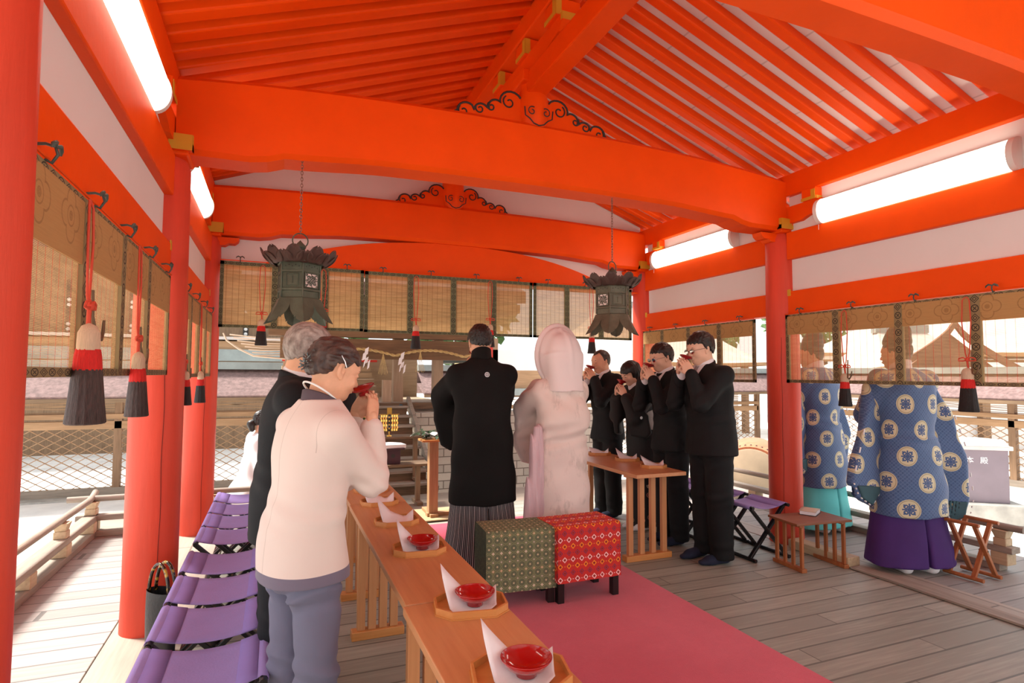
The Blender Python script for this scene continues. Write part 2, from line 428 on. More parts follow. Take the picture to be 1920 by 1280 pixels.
o = MB().bx(-.36, 4.02, -5.5, 6.12, -.08, 0).build('floor', 'floor_planks'); o['kind'] = 'structure'
o = MB().bx(-1.62, -.80, -2, 6.12, -.09, -.008).build('trim_1', 'deck_planks', bev=.004); tag(o, kind='structure')
o = MB().bx(-.79, -.37, -2, 6.12, -.09, 0.002).build('trim_2', 'sill_planks', bev=.006); tag(o, kind='structure')
o = MB().bx(4.03, 4.26, -2, 6.12, -.09, 0.002).build('trim_3', 'sill_planks', bev=.006); tag(o, kind='structure')
o = MB().bx(4.27, 5.55, -2, 6.12, -.09, -.008).build('trim_4', 'deck_planks', bev=.004); tag(o, kind='structure')
o = MB().bx(-1.62, 5.55, 6.13, 6.9, -.09, -.01).build('trim_5', 'wood_grey', bev=.006); tag(o, kind='structure')
# deck posts under the floor
for k, (x, y) in enumerate([(-1.5, .5), (-1.5, 3.3), (-1.5, 6.0), (5.4, .5), (5.4, 3.3), (5.4, 6.0)]):
    tag(MB().bx(x-.07, x+.07, y-.07, y+.07, -.82, -.09).build('deck_post', 'wood_grey_y'), 'short grey wooden post holding up the edge of the veranda', 'post', 'veranda posts')
o = MB().bx(-45, 60, -20, 80, -.9, -.8).build('ground', 'ground'); o['kind'] = 'structure'
# ================================================================ fluorescent lamps on the walls
def wall_lamp(side, y0, y1, label):
    s = 1 if side == 0 else -1; x = PX[side]+s*.015
    t = thing('fluorescent_lamp', label, 'wall lamp', (x, y0, 2.65))
    L = y1-y0; n = 14
    arc = [(0, .0), (.035, .0)]+[(.035+.10*math.sin(a), .10-.10*math.cos(a)*1.0) for a in [math.pi*k/n for k in range(n+1)]]+[(0, .20)]
    fn = lambda u, v, w: (s*u, w, v)
    MB().bx(0, s*.036, 0, L, -.004, .205).build('housing', 'lamp_body', t, bev=.006)
    arc2 = [(.036+.072*math.sin(a), .10-.095*math.cos(a)) for a in [math.pi*k/n for k in range(n+1)]]
    fixn(MB().prism(arc2, fn, .035, L-.035, True).build('diffuser', 'lamp_glow', t))
    for a, b in ((0, .035), (L-.035, L)):
        arc3 = [(.034+.078*math.sin(q), .10-.101*math.cos(q)) for q in [math.pi*k/n for k in range(n+1)]]
        fixn(MB().prism(arc3, fn, a, b, True).build('end_cap', 'lamp_body', t, bev=.003))
    MB().tube([(s*.06, L-.012 if side else .012, -.008), (s*.06, L-.012 if side else .012, -.05)], .0015, 5).build('pull_string', 'lamp_body', t)
wall_lamp(0, 1.62, 3.16, 'lit fluorescent lamp high on the left wall, the larger and nearer one')
wall_lamp(0, 4.05, 5.22, 'lit fluorescent lamp on the left wall behind the middle pillar')
wall_lamp(1, 2.02, 3.40, 'lit fluorescent lamp on the white strip of the right wall, nearer one')
wall_lamp(1, 4.32, 5.62, 'lit fluorescent lamp on the right wall beyond the middle pillar')

# ================================================================ bamboo blinds, hooks, tassels
def blind_mat(name, col, alpha, thread, alt):
    m = bpy.data.materials.new(name); m.use_nodes = True; MATS[name] = m; nt = m.node_tree; nt.nodes.remove(nt.nodes['Principled BSDF'])
    out = nt.nodes['Material Output']; (x, y, z), src = coords(nt)
    n = noise(nt, 2.2, sc3=(2, 1, 30), detail=5)
    c = mixc(nt, (n-.3)*1.9, tuple(k*.72 for k in col), tuple(min(1, k*1.25) for k in col))
    th = ((x/.052).fr() < .07)
    c = mixc(nt, th, c, thread)
    d = nt.nodes.new('ShaderNodeBsdfDiffuse'); tl = nt.nodes.new('ShaderNodeBsdfTranslucent'); tr = nt.nodes.new('ShaderNodeBsdfTransparent')
    nt.links.new(c, d.inputs[0]); nt.links.new(c, tl.inputs[0])
    tr.inputs[0].default_value = (1, .93, .82, 1)
    a = nt.nodes.new('ShaderNodeMixShader'); a.inputs[0].default_value = .5; nt.links.new(d.outputs[0], a.inputs[1]); nt.links.new(tl.outputs[0], a.inputs[2])
    b = nt.nodes.new('ShaderNodeMixShader'); f = (z/.0042).fr() < alpha
    f = f.mx(th*.8); f = f*.5+alpha*.5
    nt.links.new(f.k, b.inputs[0]); nt.links.new(tr.outputs[0], b.inputs[1]); nt.links.new(a.outputs[0], b.inputs[2]); nt.links.new(b.outputs[0], out.inputs[0])
blind_mat('bamboo_open', srgb(214, 168, 118), .42, srgb(206, 98, 70), 0)
blind_mat('bamboo_dense', srgb(204, 164, 112), .86, srgb(150, 110, 70), 0)
def valance_fn(nt, b):
    (x, y, z), src = coords(nt); u = (x/.235).fr()-.5; v = (z+.085)/.235
    r = hyp(u, v); a = (u.ab()-v.ab()).ab()
    q = hyp(u.ab()-.17, v).mn(hyp(u, v.ab()-.17))
    line = ((q-.15).ab() < .013).mx((r-.12).ab() < .01).mx((r-.05).ab() < .01)
    st = noise(nt, 3, sc3=(3, 1, 60), detail=4)
    bump(nt, line*1.0+st*.3, .5, .004)
    return mixc(nt, line*.55+(st-.4)*.6, srgb(186, 146, 90), srgb(138, 102, 58))
mat('valance', (.5, .35, .2), .8, fn=valance_fn, var=0)
def brocade(base, dark, px=.06):
    def fn(nt, b):
        (x, y, z), src = coords(nt, 'pat')
        u = (x/px).fr()-.5; v = (y/px).fr()-.5; r = hyp(u, v)
        k = (x/px).fl()*0+((y/px).fl().mod(2.0))
        ring = ((r-.36).ab() < .05).mx(((u.ab()-v.ab()).ab() < .06)*(r < .26)).mx(r < .07)
        dia = (((u.ab()+v.ab())-.42).ab() < .05).mx(((u.ab()+v.ab())-.2).ab() < .05)
        m = ring*(k < .5)+dia*(k > .5)
        return mixc(nt, m, base, dark)
    return fn
mat('brocade_olive', (.3, .27, .17), .8, fn=brocade(srgb(142, 126, 88), srgb(52, 44, 34)), var=.08, vs=20)
mat('brocade_green', (.2, .25, .17), .8, fn=brocade(srgb(112, 118, 86), srgb(44, 50, 38)), var=.08, vs=20)
def strips(name, rects, th, m, parent):
    "flat cloth bands, each (x0,x1,z0,z1,axis); pattern coordinates run along the band"
    mb = MB(); uv = []
    for x0, x1, z0, z1, ax in rects:
        n0 = len(mb.v); mb.bx(x0, x1, -th, th, z0, z1)
        for p in mb.v[n0:]:
            wd = (x1-x0) if ax == 'z' else (z1-z0)
            if ax == 'z': uv.append(((p[0]-x0)/wd*.06, p[2], 0))
            else: uv.append(((p[2]-z0)/wd*.06, p[0], 0))
    o = mb.build(name, m, parent); at = o.data.attributes.new('pat', 'FLOAT_VECTOR', 'POINT'); at.data.foreach_set('vector', np.array(uv, 'f').ravel()); return o
def hook_mb(z):
    h = MB(); h.tube([(0, .03, z+.03), (0, .0, z+.035), (0, -.02, z+.03), (0, -.026, z+.01), (0, -.014, z-.012), (0, .0, z-.004)], .004, 6)
    for s in (-1, 1): h.tube([(0, -.02, z+.03), (s*.016, -.026, z+.036), (s*.03, -.024, z+.028), (s*.034, -.022, z+.018)], [.004, .006, .005, .002], 6)
    return h
def blind(loc, rz, L, H, divs, band, side, label, group, hooks=4, edge='brocade_olive'):
    "local x along the blind, z down from 0, local -y faces the hall"
    t = thing('bamboo_blind', label, 'bamboo blind', loc, rz, group)
    MB().add([(0.02, 0, -H+.02), (L-.02, 0, -H+.02), (L-.02, 0, -.02), (0.02, 0, -.02)], [(0, 1, 2, 3)]).build('bamboo_screen', 'bamboo_open' if band else 'bamboo_dense', t)
    if band: MB().bx(.02, L-.02, -.010, -.004, -band, -.015).build('valance', 'valance', t)
    w = .032
    strips('cloth_border', [(0, L, -w, 0, 'x'), (0, L, -H, -H+w*.8, 'x'), (0, w, -H, 0, 'z'), (L-w, L, -H, 0, 'z')], .009, edge, t)
    for d in divs: strips('cloth_strip', [(d-.028, d+.028, -H+.005, -.005, 'z')], .0125, edge, t)
    MB().tube([(.0, -.012, .008), (L, -.012, .008)], .004, 6).build('hanging_rod', 'vermilion', t)
    for k in range(hooks):
        hx = L*(k+.35)/(hooks-.3)
        h = hook_mb(.008); h.v = [(a+hx, b-.008, c) for a, b, c in h.v]; h.build('hook', 'iron_green', t)
    return t
PI = math.pi
# right wall: local x must run so that -y faces the hall (-X): rz=-90deg -> local x = -Y world, local -y = -X world
blind((4.045, 3.73, 1.935), -PI/2, 2.2, .575, [.48, .975, 1.46, 1.95], .17, 1, 'bamboo blind in the near bay of the right wall, before the robed priests', 'side blinds', 5)
blind((4.045, 5.83, 1.93), -PI/2, 1.75, .575, [.38, .83, 1.29], .15, 1, 'bamboo blind on the right wall behind the guests in black suits', 'side blinds', 4)
# left wall: rz=+90deg -> local x = +Y world, local -y = +X world
blind((-.545, 1.58, 1.935), PI/2, 2.0, .53, [.50, .965, 1.44], .20, 0, 'large bamboo blind hanging at the left edge between the two nearest left pillars', 'side blinds', 5)
blind((-.545, 4.0, 1.935), PI/2, 1.8, .55, [.45, .9, 1.35], .17, 0, 'narrow-looking bamboo blind on the left wall between the middle and far pillars', 'side blinds', 4)
# far end
blind((-.485, 5.80, 2.425), 0, 1.265, .60, [.46, .905], 0, 0, 'bamboo blind at the far end left, partly behind the left lantern', 'far blinds', 3, 'brocade_green')
blind((.79, 5.80, 2.42), 0, 1.795, .60, [.45, .90, 1.345], 0, 0, 'middle bamboo blind at the far end, above the straw rope', 'far blinds', 4, 'brocade_green')
blind((2.60, 5.80, 2.42), 0, 1.26, .60, [.41, .85], 0, 0, 'bamboo blind at the far end right, behind the right lantern', 'far blinds', 3, 'brocade_green')

mat('cord_red', srgb(214, 74, 48), .6, var=.05)
mat('tassel_white', srgb(214, 190, 160), .8, var=.15, vs=60, sc3=(8, 8, .4), bs=.4, bscale=60)
mat('tassel_red', srgb(214, 30, 22), .7, var=.2, vs=60, sc3=(8, 8, .4), bs=.4, bscale=60)
mat('tassel_black', srgb(34, 28, 26), .6, var=.6, vs=50, sc3=(8, 8, .3), bs=.6, bscale=60)
mat('tassel_brown', srgb(74, 58, 54), .6, var=.6, vs=50, sc3=(8, 8, .3), bs=.6, bscale=60)
def tassel(loc, rz, zt, z0, z1, label, dark='tassel_black', sc=1.0, hook=True):
    "loc: x,y; local x runs along the blind; cord from zt, tassel from z0 down to z1"
    t = thing('tassel', label, 'tassel', (loc[0], loc[1], 0), rz, 'blind tassels')
    H = z0-z1; c = MB(); zb = z0+.05
    for s in (-1, 1): c.tube([(s*.003, 0, zt), (s*.02, -.004, zt-.02), (s*.026, -.006, lerp(zt, zb, .4)), (s*.012, -.006, lerp(zt, zb, .9)), (0, -.008, zb)], .0035, 6)
    c.build('cord', 'cord_red', t)
    k = MB()
    for s in (-1, 1): k.tube([(0, -.012, zb), (s*.02, -.016, zb+.014), (s*.046, -.014, zb+.008), (s*.05, -.012, zb-.006), (s*.02, -.014, zb-.008), (0, -.012, zb)], .004, 6)
    k.lathe([(.004, -.014), (.013, -.006), (.013, .008), (.004, .014)], (0, -.01, zb), 10); k.tube([(0, -.01, zb-.01), (.004, -.008, z0-.01)], .006, 6)
    k.build('bow_knot', 'cord_red', t)
    def ring(prof, n, amp, sd):
        P = []
        for r, z in prof:
            P.append([((r*(1+amp*math.sin(n*a+sd)+amp*.6*math.sin(n*2.3*a+sd*2)))*math.cos(a), -.012+.8*r*(1+amp*math.sin(n*a+sd))*math.sin(a), z) for a in [2*PI*j/48 for j in range(48)]])
        return P
    R = .036*sc
    MB().grid(ring([(.004, z0), (R*.55, z0-.008), (R*.82, z0-H*.10), (R*.86, z0-H*.22), (R*.85, z0-H*.27)], 2, .05, 1.6), True, True).build('white_cap', 'tassel_white', t)
    MB().grid(ring([(R*.85, z0-H*.26), (R*.95, z0-H*.34), (R*1.02, z0-H*.47)], 14, .03, .3), True, True).build('red_band', 'tassel_red', t)
    MB().grid(ring([(R*1.02, z0-H*.46), (R*1.12, z0-H*.6), (R*1.26, z0-H*.8), (R*1.42, z1+.004), (R*1.3, z1), (.004, z1+.01)], 17, .035, .7), True, True).build('black_fringe', dark, t)
    if hook: MB().tube([(.028, -.01, z0+.10), (.026, -.012, z0+.02), (.034, -.022, z0-.035), (.052, -.03, z0-.045), (.068, -.03, z0-.02), (.074, -.03, z0+.015)], [.004, .005, .005, .005, .005, .004], 8).build('bronze_hook', 'iron_brown', t)
mat('iron_brown', srgb(112, 90, 66), .5, metal=.4, var=.1)
tassel((-.515, 2.02), PI/2, 1.92, 1.56, 1.27, 'biggest red and black tassel, on the near left blind at the left edge', 'tassel_brown', 1.2)
tassel((-.515, 2.69), PI/2, 1.92, 1.50, 1.245, 'red and black tassel on the near left blind, just left of the middle left pillar', 'tassel_brown', 1.0)
tassel((-.515, 4.02), PI/2, 1.92, 1.43, 1.22, 'red and black tassel right beside the middle left pillar', 'tassel_black', .9)
tassel((-.515, 4.78), PI/2, 1.92, 1.43, 1.20, 'red and black tassel on the far left blind, in front of the far left pillar', 'tassel_black', .9)
tassel((4.02, 3.16), -PI/2, 1.92, 1.44, 1.19, 'red and black tassel hanging between the two robed priests', 'tassel_black', 1.0)
tassel((4.02, 2.31), -PI/2, 1.92, 1.475, 1.20, 'red and black tassel on the right blind, right of the near priest', 'tassel_black', 1.1)
for x, zb, lb in ((-.13, 1.665, 'leftmost tassel of the far end, left of the left lantern'), (.40, 1.72, 'tassel of the far end half hidden behind the grey-haired man'), (1.29, 1.665, 'tassel of the far end hanging above the straw rope'), (2.08, 1.70, 'tassel of the far end behind the head of the groom'), (3.30, 1.655, 'tassel of the far end under the right lantern')):
    tassel((x, 5.76), 0, 2.40, zb+.24, zb, 'red and black '+lb, 'tassel_black', 1.0, False)

# ================================================================ hanging lanterns
mat('lantern_sky_white', srgb(232, 214, 206), .9, var=.03)  # pale colour stands in for bright sky shining through the lantern openwork
def lattice_fn(nt, b):
    (x, y, z), src = coords(nt); v = nt.nodes.new('ShaderNodeTexVoronoi'); v.feature = 'DISTANCE_TO_EDGE'; v.inputs['Scale'].default_value = 75; nt.links.new(src, v.inputs[0])
    return None
def lantern(x, y, label, patina, rz):
    t = thing('hanging_lantern', label, 'lantern', (x, y, 0), rz)
    hexp = lambda r, z, k=None: [(r*math.cos(PI/3*i+PI/6), r*math.sin(PI/3*i+PI/6), z) for i in range(6)]
    b = MB(); prof = [(.135, 2.085), (.138, 2.075), (.128, 2.07), (.124, 2.03), (.131, 2.028), (.131, 2.018), (.122, 2.014), (.122, 1.925), (.131, 1.92), (.132, 1.908), (.124, 1.904), (.124, 1.868), (.134, 1.86)]
    b.grid([hexp(r, z) for r, z in prof], False, True); b.build('hexagonal_body', patina, t)
    # corner posts, upper pierced band and the six window frames
    for i in range(6):
        a = PI/3*i+PI/6; MB().tube([(.127*math.cos(a), .127*math.sin(a), 1.87), (.127*math.cos(a), .127*math.sin(a), 2.07)], .006, 6).build('corner_post', patina, t)
    for i in range(6):
        a = PI/3*i+PI/3; ap = .122*math.cos(PI/6); e = Vector((-math.sin(a), math.cos(a), 0)); n = Vector((math.cos(a), math.sin(a), 0))
        q = lambda u, z, d=0: n*(ap+d)+e*u+Vector((0, 0, z))
        h = MB()
        for j in range(5): h.lathe([(.004, 0), (.0001, .001)], q(-.04+.02*j, 2.05+.008*(j % 2), .006), 6, ax=n.to_track_quat('Z', 'Y').to_matrix())
        h.build('pierced_holes', 'iron_dark', t)
        if i % 2 == 0:
            q0 = q; q = lambda u, z, d=0: q0(u*1.28, 1.97+(z-1.97)*1.12, d)
            MB().add([q(-.038, 1.932, .003), q(.038, 1.932, .003), q(.038, 2.008, .003), q(-.038, 2.008, .003)], [(0, 1, 2, 3)]).build('sky_pane', 'lantern_sky_white', t)  # added panel, painted as the daylight showing behind the grille
            s = MB()
            for cx, cz, r, d in [(.021*math.cos(k*PI/3+.3), 1.97+.021*math.sin(k*PI/3+.3), .0105, 1-2*(k % 2)) for k in range(6)]+[(sx*.031, 1.97+sz*.031, .008, sx*sz) for sx in (-1, 1) for sz in (-1, 1)]:
                s.tube([q(u, z, .006) for u, z in spiral(cx, cz, r, 1.2, .5, d, 14)], .0022, 5)
            for aa in range(8):
                c_, s_ = math.cos(aa*PI/4), math.sin(aa*PI/4); s.tube([q(.004*c_, 1.97+.004*s_, .006), q(.018*c_+.006*s_, 1.97+.018*s_-.006*c_, .006), q(.036*c_-.004*s_, 1.97+.036*s_+.004*c_, .006)], .0022, 5)
            for u in (-.038, .038): s.tube([q(u, 1.93, .005), q(u, 2.01, .005)], .004, 5)
            for z in (1.931, 2.009): s.tube([q(-.04, z, .005), q(.04, z, .005)], .004, 5)
            s.build('scroll_grille', patina, t)
        else:
            s = MB()
            for u in (-.036, .036): s.tube([q(u, 1.934, .003), q(u, 2.006, .003)], .0035, 5)
            for z in (1.934, 2.006): s.tube([q(-.036, z, .003), q(.036, z, .003)], .0035, 5)
            s.tube([q(0, 1.95, .002), q(0, 1.99, .002)], .004, 5); s.build('door_panel', patina, t)
    # flared skirt with cusped openings
    for i in range(6):
        a0 = PI/3*i+PI/6; a1 = a0+PI/3; P = []
        for u in range(49):
            s = u/48; w = abs(s-.5)*2
            # bottom cut profile: corner long, cusps, pointed arch in the middle
            cut = lerp(.90, 1, (w-.62)/.38) if w > .62 else (lerp(.70, .86, (w-.30)/.32)+.06*math.sin(w*48) if w > .30 else lerp(.20, .66, (w/.30)**.55))
            cut = max(.14, cut)
            row = []
            for v in range(7):
                q_ = v/6*cut; r = .134+.078*q_**1.05; z = 1.862-.148*q_**.9
                p0 = Vector((r*math.cos(a0), r*math.sin(a0), z)); p1 = Vector((r*math.cos(a1), r*math.sin(a1), z)); row.append(p0.lerp(p1, s))
            P.append(row)
        MB().grid(P, False).build('skirt_panel', patina, t, solid=.003)
    # canopy with upturned petals
    MB().grid([hexp(r, z) for r, z in ((.165, 2.075), (.168, 2.088), (.12, 2.115), (.07, 2.14), (.03, 2.15))], False, True).build('canopy', patina, t)
    for ring_, nn, rr, ph, hh in ((0, 10, .150, 0, .085), (1, 10, .140, PI/10, .055)):
        for k in range(nn):
            a = 2*PI*k/nn+ph; e = Vector((-math.sin(a), math.cos(a), 0)); n = Vector((math.cos(a), math.sin(a), 0)); P = []
            for v in range(9):
                tt = v/8; w = .050*max(.0, math.sin(min(1, tt*.86+.14)*PI))**.45*(1-.05*abs(math.sin(tt*10))) if tt < .99 else .006
                row = []
                for u in range(-3, 4):
                    uu = u/3; row.append(n*(rr+.085*tt-.02*tt*tt+.010*uu*uu)+e*w*uu+Vector((0, 0, 2.068+hh*tt**1.3+.008*uu*uu)))
                P.append(row)
            MB().grid(P).build('petal', 'petal_bronze', t, solid=.0025)
    MB().lathe([(.03, 2.14), (.022, 2.155), (.018, 2.165), (.034, 2.18), (.036, 2.19), (.022, 2.205), (.006, 2.222), (.0005, 2.228)], n=20).build('finial', patina, t)
    MB().tube([(.045*math.cos(k*PI/12), 0, 2.225+.045*math.sin(k*PI/12)) for k in range(24)], .004, 7, True).build('carrying_ring', patina, t)
    c = thing('lantern_chain', 'thin chain holding the '+label.split(',')[0], 'chain', (x, y, 0), 0)
    m = MB(); z = 2.275; k = 0
    while z < 2.745:
        ax = (1, 0) if k % 2 else (0, 1)
        m.tube([(ax[0]*.0065*math.cos(j*PI/5), ax[1]*.0065*math.cos(j*PI/5), z+.013*math.sin(j*PI/5)) for j in range(10)], .0022, 5, True); z += .0195; k += 1
    m.build('links', 'chain_metal', c)
mat('chain_metal', srgb(140, 110, 96), .4, metal=.6, var=.1)
mat('petal_bronze', srgb(84, 62, 54), .55, metal=.3, var=.2, vs=14)
mat('iron_green2', srgb(98, 94, 76), .55, metal=.3, var=.25, vs=14, bs=.3, bscale=50)
mat('iron_patina', srgb(86, 94, 78), .6, metal=.25, var=.3, vs=10, bs=.3, bscale=50)
lantern(.12, 3.75, 'green bronze lantern with flower-petal rim, on the left above the grey-haired man', 'iron_patina', .12)
lantern(2.33, 3.75, 'brownish bronze lantern with petal rim, on the right above the guests', 'iron_green2', .35)
# ================================================================ carpet, tables, trays, cups
def rugfn(nt, b):
    n = noise(nt, 1.6, detail=4); bump(nt, noise(nt, 220, detail=2), .6, .004)
    return mixc(nt, (n-.35)*1.5, srgb(200, 62, 86), srgb(222, 88, 110))
mat('carpet', (.7, .06, .12), .95, fn=rugfn, var=.06, vs=30, spec=.1, sheen=.3)
tag(MB().bx(.93, 2.42, -1.5, 5.42, 0.0005, .009).build('carpet', 'carpet'), 'long crimson pink carpet running up the middle of the plank floor', 'carpet')
def ceremony_table(x0, x1, y0, y1, frames, label, nsl=4):
    t = thing('ceremony_table', label, 'table', ((x0+x1)/2, (y0+y1)/2, 0), 0, 'slat-legged tables')
    cx, cy = (x0+x1)/2, (y0+y1)/2; hx, hy = (x1-x0)/2, (y1-y0)/2
    MB().bx(-hx, hx, -hy+.002, hy-.002, .652, .68).build('tabletop', 'wood_table', t, bev=.003)
    for fy in frames:
        f = fy-cy
        MB().bx(-hx+.02, hx-.02, f-.03, f+.03, .632, .652).build('batten', 'wood_table', t, bev=.002)
        MB().bx(-hx-.0+.005, hx-.03, f-.035, f+.035, 0, .045).build('foot_bar', 'wood_tray', t, bev=.004)
        for k in range(nsl):
            x = lerp(-hx+.055, hx-.085, k/(nsl-1)); MB().bx(x-.021, x+.021, f-.018, f+.018, .045, .632).build('slat_leg', 'wood_table_z', t, bev=.003)
    return t
ceremony_table(.395, .705, .55, 1.888, [.80, 1.50], 'plain wooden table at the bottom of the picture, carrying the two nearest trays')
ceremony_table(.405, .72, 1.892, 3.42, [2.02, 3.28], 'wooden slat-legged table beside the woman in the beige top')
ceremony_table(.41, .725, 3.424, 4.75, [3.86, 4.6], 'wooden table at the far end of the left row, carrying trays without cups')
ceremony_table(2.49, 2.94, 3.68, 5.15, [3.86, 5.0], 'wooden slat-legged table in front of the guests in black suits on the right')
mat('paper', (.86, .80, .80), .8, var=.02, bs=.05, bscale=30)
mat('lacquer_red', (.42, .006, .008), .12, var=.05, coat=.6, spec=.6)
mat('lacquer_red_dark', (.30, .008, .010), .25, var=.05, coat=.3)
def cup_mb(r=.062, h=.036):
    m = MB(); n = 40
    m.lathe([(.0005, .0165), (r*.4, .019), (r*.75, .027), (r, h), (r*1.005, h+.001), (r*1.0, h-.0015), (r*.78, .0215), (r*.46, .0135), (r*.42, .0125), (r*.42, .0), (r*.36, 0), (r*.35, .008), (.0005, .009)], n=n)
    return m
def tray(x, y, label, rz, w=.215, d=.175, cup=None, flip=1, sc=1.0):
    t = thing('octagonal_tray', label, 'tray', (x, y, .6805), rz, 'offering trays')
    def oc(w, d, c): return [(-w/2+c, -d/2), (w/2-c, -d/2), (w/2, -d/2+c), (w/2, d/2-c), (w/2-c, d/2), (-w/2+c, d/2), (-w/2, d/2-c), (-w/2, -d/2+c)]
    o1 = oc(w, d, .045); i1 = oc(w-.014, d-.014, .042); m = MB()
    m.grid([[(u, v, z) for u, v in P] for P, z in ((o1, .003), (o1, .024), (i1, .024), (i1, .006))], False, True)
    m.add([(u, v, .006) for u, v in i1], [tuple(range(8))]); m.add([(u, v, .003) for u, v in o1], [tuple(range(8))[::-1]])
    m.build('rim', 'wood_tray', t)
    m = MB().add([(u*1.03, v*1.03, 0) for u, v in o1]+[(u*1.03, v*1.03, .004) for u, v in o1], [tuple(range(8))[::-1], tuple(range(8, 16))]+[(i, (i+1) % 8, 8+(i+1) % 8, 8+i) for i in range(8)])
    m.build('base', 'wood_tray', t)
    # folded white paper: tall flap on the left, low flap on the right
    p = thing('folded_paper', 'white folded paper in the '+label.split(',')[0], 'paper', (x, y, .6805), rz, 'folded papers')
    P = []
    A = [(-.082, .062, .125*sc), (-.070, .02, .009), (-.05, -.066, .008)]   # left flap edge: tip, mid, front
    for i in range(13):
        u = i/12
        if u < .35: q = u/.35; top = Vector((lerp(-.092, -.02, q), .060-.0*q, lerp(.125*sc, .045, q**.9))); bot = Vector((lerp(-.055, -.015, q), -.062, .0085))
        elif u < .62: q = (u-.35)/.27; top = Vector((lerp(-.02, .05, q), .055, lerp(.045, .016, q))); bot = Vector((lerp(-.015, .045, q), -.066, .0085))
        else: q = (u-.62)/.38; top = Vector((lerp(.05, .088, q), lerp(.055, .035, q), lerp(.016, .055, q))); bot = Vector((lerp(.045, .078, q), lerp(-.066, -.035, q), lerp(.0085, .018, q)))
        row = []
        for j in range(7):
            v = j/6; pt = top.lerp(bot, v); pt.z = lerp(top.z, bot.z, min(1, v*1.5)**.75); row.append(pt)
        P.append(row)
    MB().grid(P, True).build('sheet', 'paper', p, solid=.0008)
    if cup:
        c = thing('sake_cup', cup, 'cup', (x+.012*math.cos(rz), y-.008, .6925), 0, 'cups left on trays')
        cup_mb(.063, .042).build('bowl', 'lacquer_red', c)
tray(.572, 1.345, 'octagonal wooden tray at the bottom edge of the picture', -.22, .235, .19, 'red lacquer cup on the nearest tray, at the bottom edge')
tray(.592, 1.80, 'octagonal wooden tray at the seam of the two tables', -.18, .225, .18, 'red lacquer cup on the tray at the seam of the two tables')
tray(.575, 2.44, 'octagonal wooden tray left of the green patterned stool', -.12, .215, .175, 'smallest-looking red lacquer cup, on the third tray from the camera')
tray(.575, 2.93, 'fourth tray from the camera, without a cup', -.05, .21, .17)
tray(.565, 3.39, 'fifth tray from the camera, under the elbow of the beige sleeve', 0, .205, .165)
tray(.575, 3.78, 'farthest visible tray of the left row, by the beige sleeve', 0, .205, .165)
tray(2.80, 4.74, 'tray at the far end of the right table, in front of the balding man', -.4, .2, .16, sc=.5)
tray(2.84, 4.34, 'middle tray on the right table, in front of the woman in black', -.4, .2, .16, sc=.8)
tray(2.83, 3.95, 'tray on the near end of the right table', -.4, .2, .16, sc=.7)

# ================================================================ purple folding stools
mat('canvas_purple', srgb(156, 136, 192), .85, var=.07, vs=5, bs=.15, bscale=120, spec=.2)
mat('canvas_hem', srgb(144, 122, 182), .85, var=.07, vs=5, spec=.2)
mat('lacquer_black', (.012, .010, .010), .3, var=.1, spec=.5)
def folding_stool(x0, y0, label, grp, w=.40, d=.365, h=.42, cloth='canvas_purple', frame='lacquer_black', rz=0):
    t = thing('folding_stool', label, 'stool', (x0+w/2, y0+d/2, 0), rz, grp)
    hw = w/2; hd = d/2; z = h-.014
    def seat(u):  # profile across x: wraps over both rails, sags between
        a = abs(u); return z+.014-.030*(1-(a/hw)**2)**1.0 if a < hw-.012 else z+.014
    rows = []
    xs = [-hw-.010, -hw-.016, -hw-.010, -hw+.006]+[lerp(-hw+.02, hw-.02, k/14) for k in range(15)]+[hw-.006, hw+.010, hw+.016, hw+.010]
    zs = [z-.012, z+.002, z+.012, z+.016]+[z+.014-.034*(1-(lerp(-hw+.02, hw-.02, k/14)/hw)**2)+.0 for k in range(15)]+[z+.016, z+.012, z+.002, z-.012]
    for j in range(9):
        v = lerp(-hd+.006, hd-.006, j/8); rows.append([(xx, v, zz-.006*math.sin(j/8*PI)*(1 if 3 < i < 19 else 0)) for i, (xx, zz) in enumerate(zip(xs, zs))])
    if cloth: MB().grid(rows).build('canvas_seat', cloth, t, solid=.003)
    if cloth == 'canvas_purple':
        for s in (-1, 1):
            R_ = []
            for j in range(9):
                v = lerp(-hd+.004, hd-.004, j/8); R_.append([(s*xx, v, zz+.0022-.006*math.sin(j/8*PI)) for xx, zz in [(hw-.085, z+.0145-.034*(1-((hw-.085)/hw)**2)), (hw-.05, z+.0150-.034*(1-((hw-.05)/hw)**2)), (hw-.02, z+.0155-.034*(1-((hw-.02)/hw)**2))]])
            MB().grid(R_).build('folded_hem', 'canvas_hem', t, solid=.0015)
    for s in (-1, 1):
        MB().tube([(s*hw, -hd-.02, z), (s*hw, hd+.02, z)], .013, 12).build('side_rail', frame, t)
        MB().tube([(s*(hw-.01), -hd-.03, .014), (s*(hw-.01), hd+.03, .014)], .014, 12).build('foot_rail', frame, t)
        for q in (-1, 1):
            yy = q*(hd-.02)+s*.012; MB().bar((s*hw, yy, z-.008), (-s*(hw-.01), yy, .02), .022, .030, (0, 1, 0)).build('leg', frame, t, bev=.003)
    for q in (-1, 1): MB().tube([(0, q*(hd-.02)-.03, (z+.01)/2), (0, q*(hd-.02)+.03, (z+.01)/2)], .006, 8).build('pivot', 'iron_brown', t)
    return t
ords = ['nearest purple canvas folding stool of the left row, cut by the bottom edge', 'second purple folding stool of the left row, counted from the camera', 'third purple folding stool of the left row, counted from the camera', 'fourth purple folding stool of the left row, next to the handbag', 'fifth purple folding stool of the left row, past the wide dark gap', 'sixth purple folding stool of the left row, counted from the camera', 'purple folding stool of the left row, second from the far end', 'last purple folding stool at the far end of the left row']
for y0, lb in zip((2.145, 2.565, 2.965, 3.385, 3.945, 4.335, 4.73, 5.13), ords): folding_stool(-.41, y0, lb, 'stools of the left row')
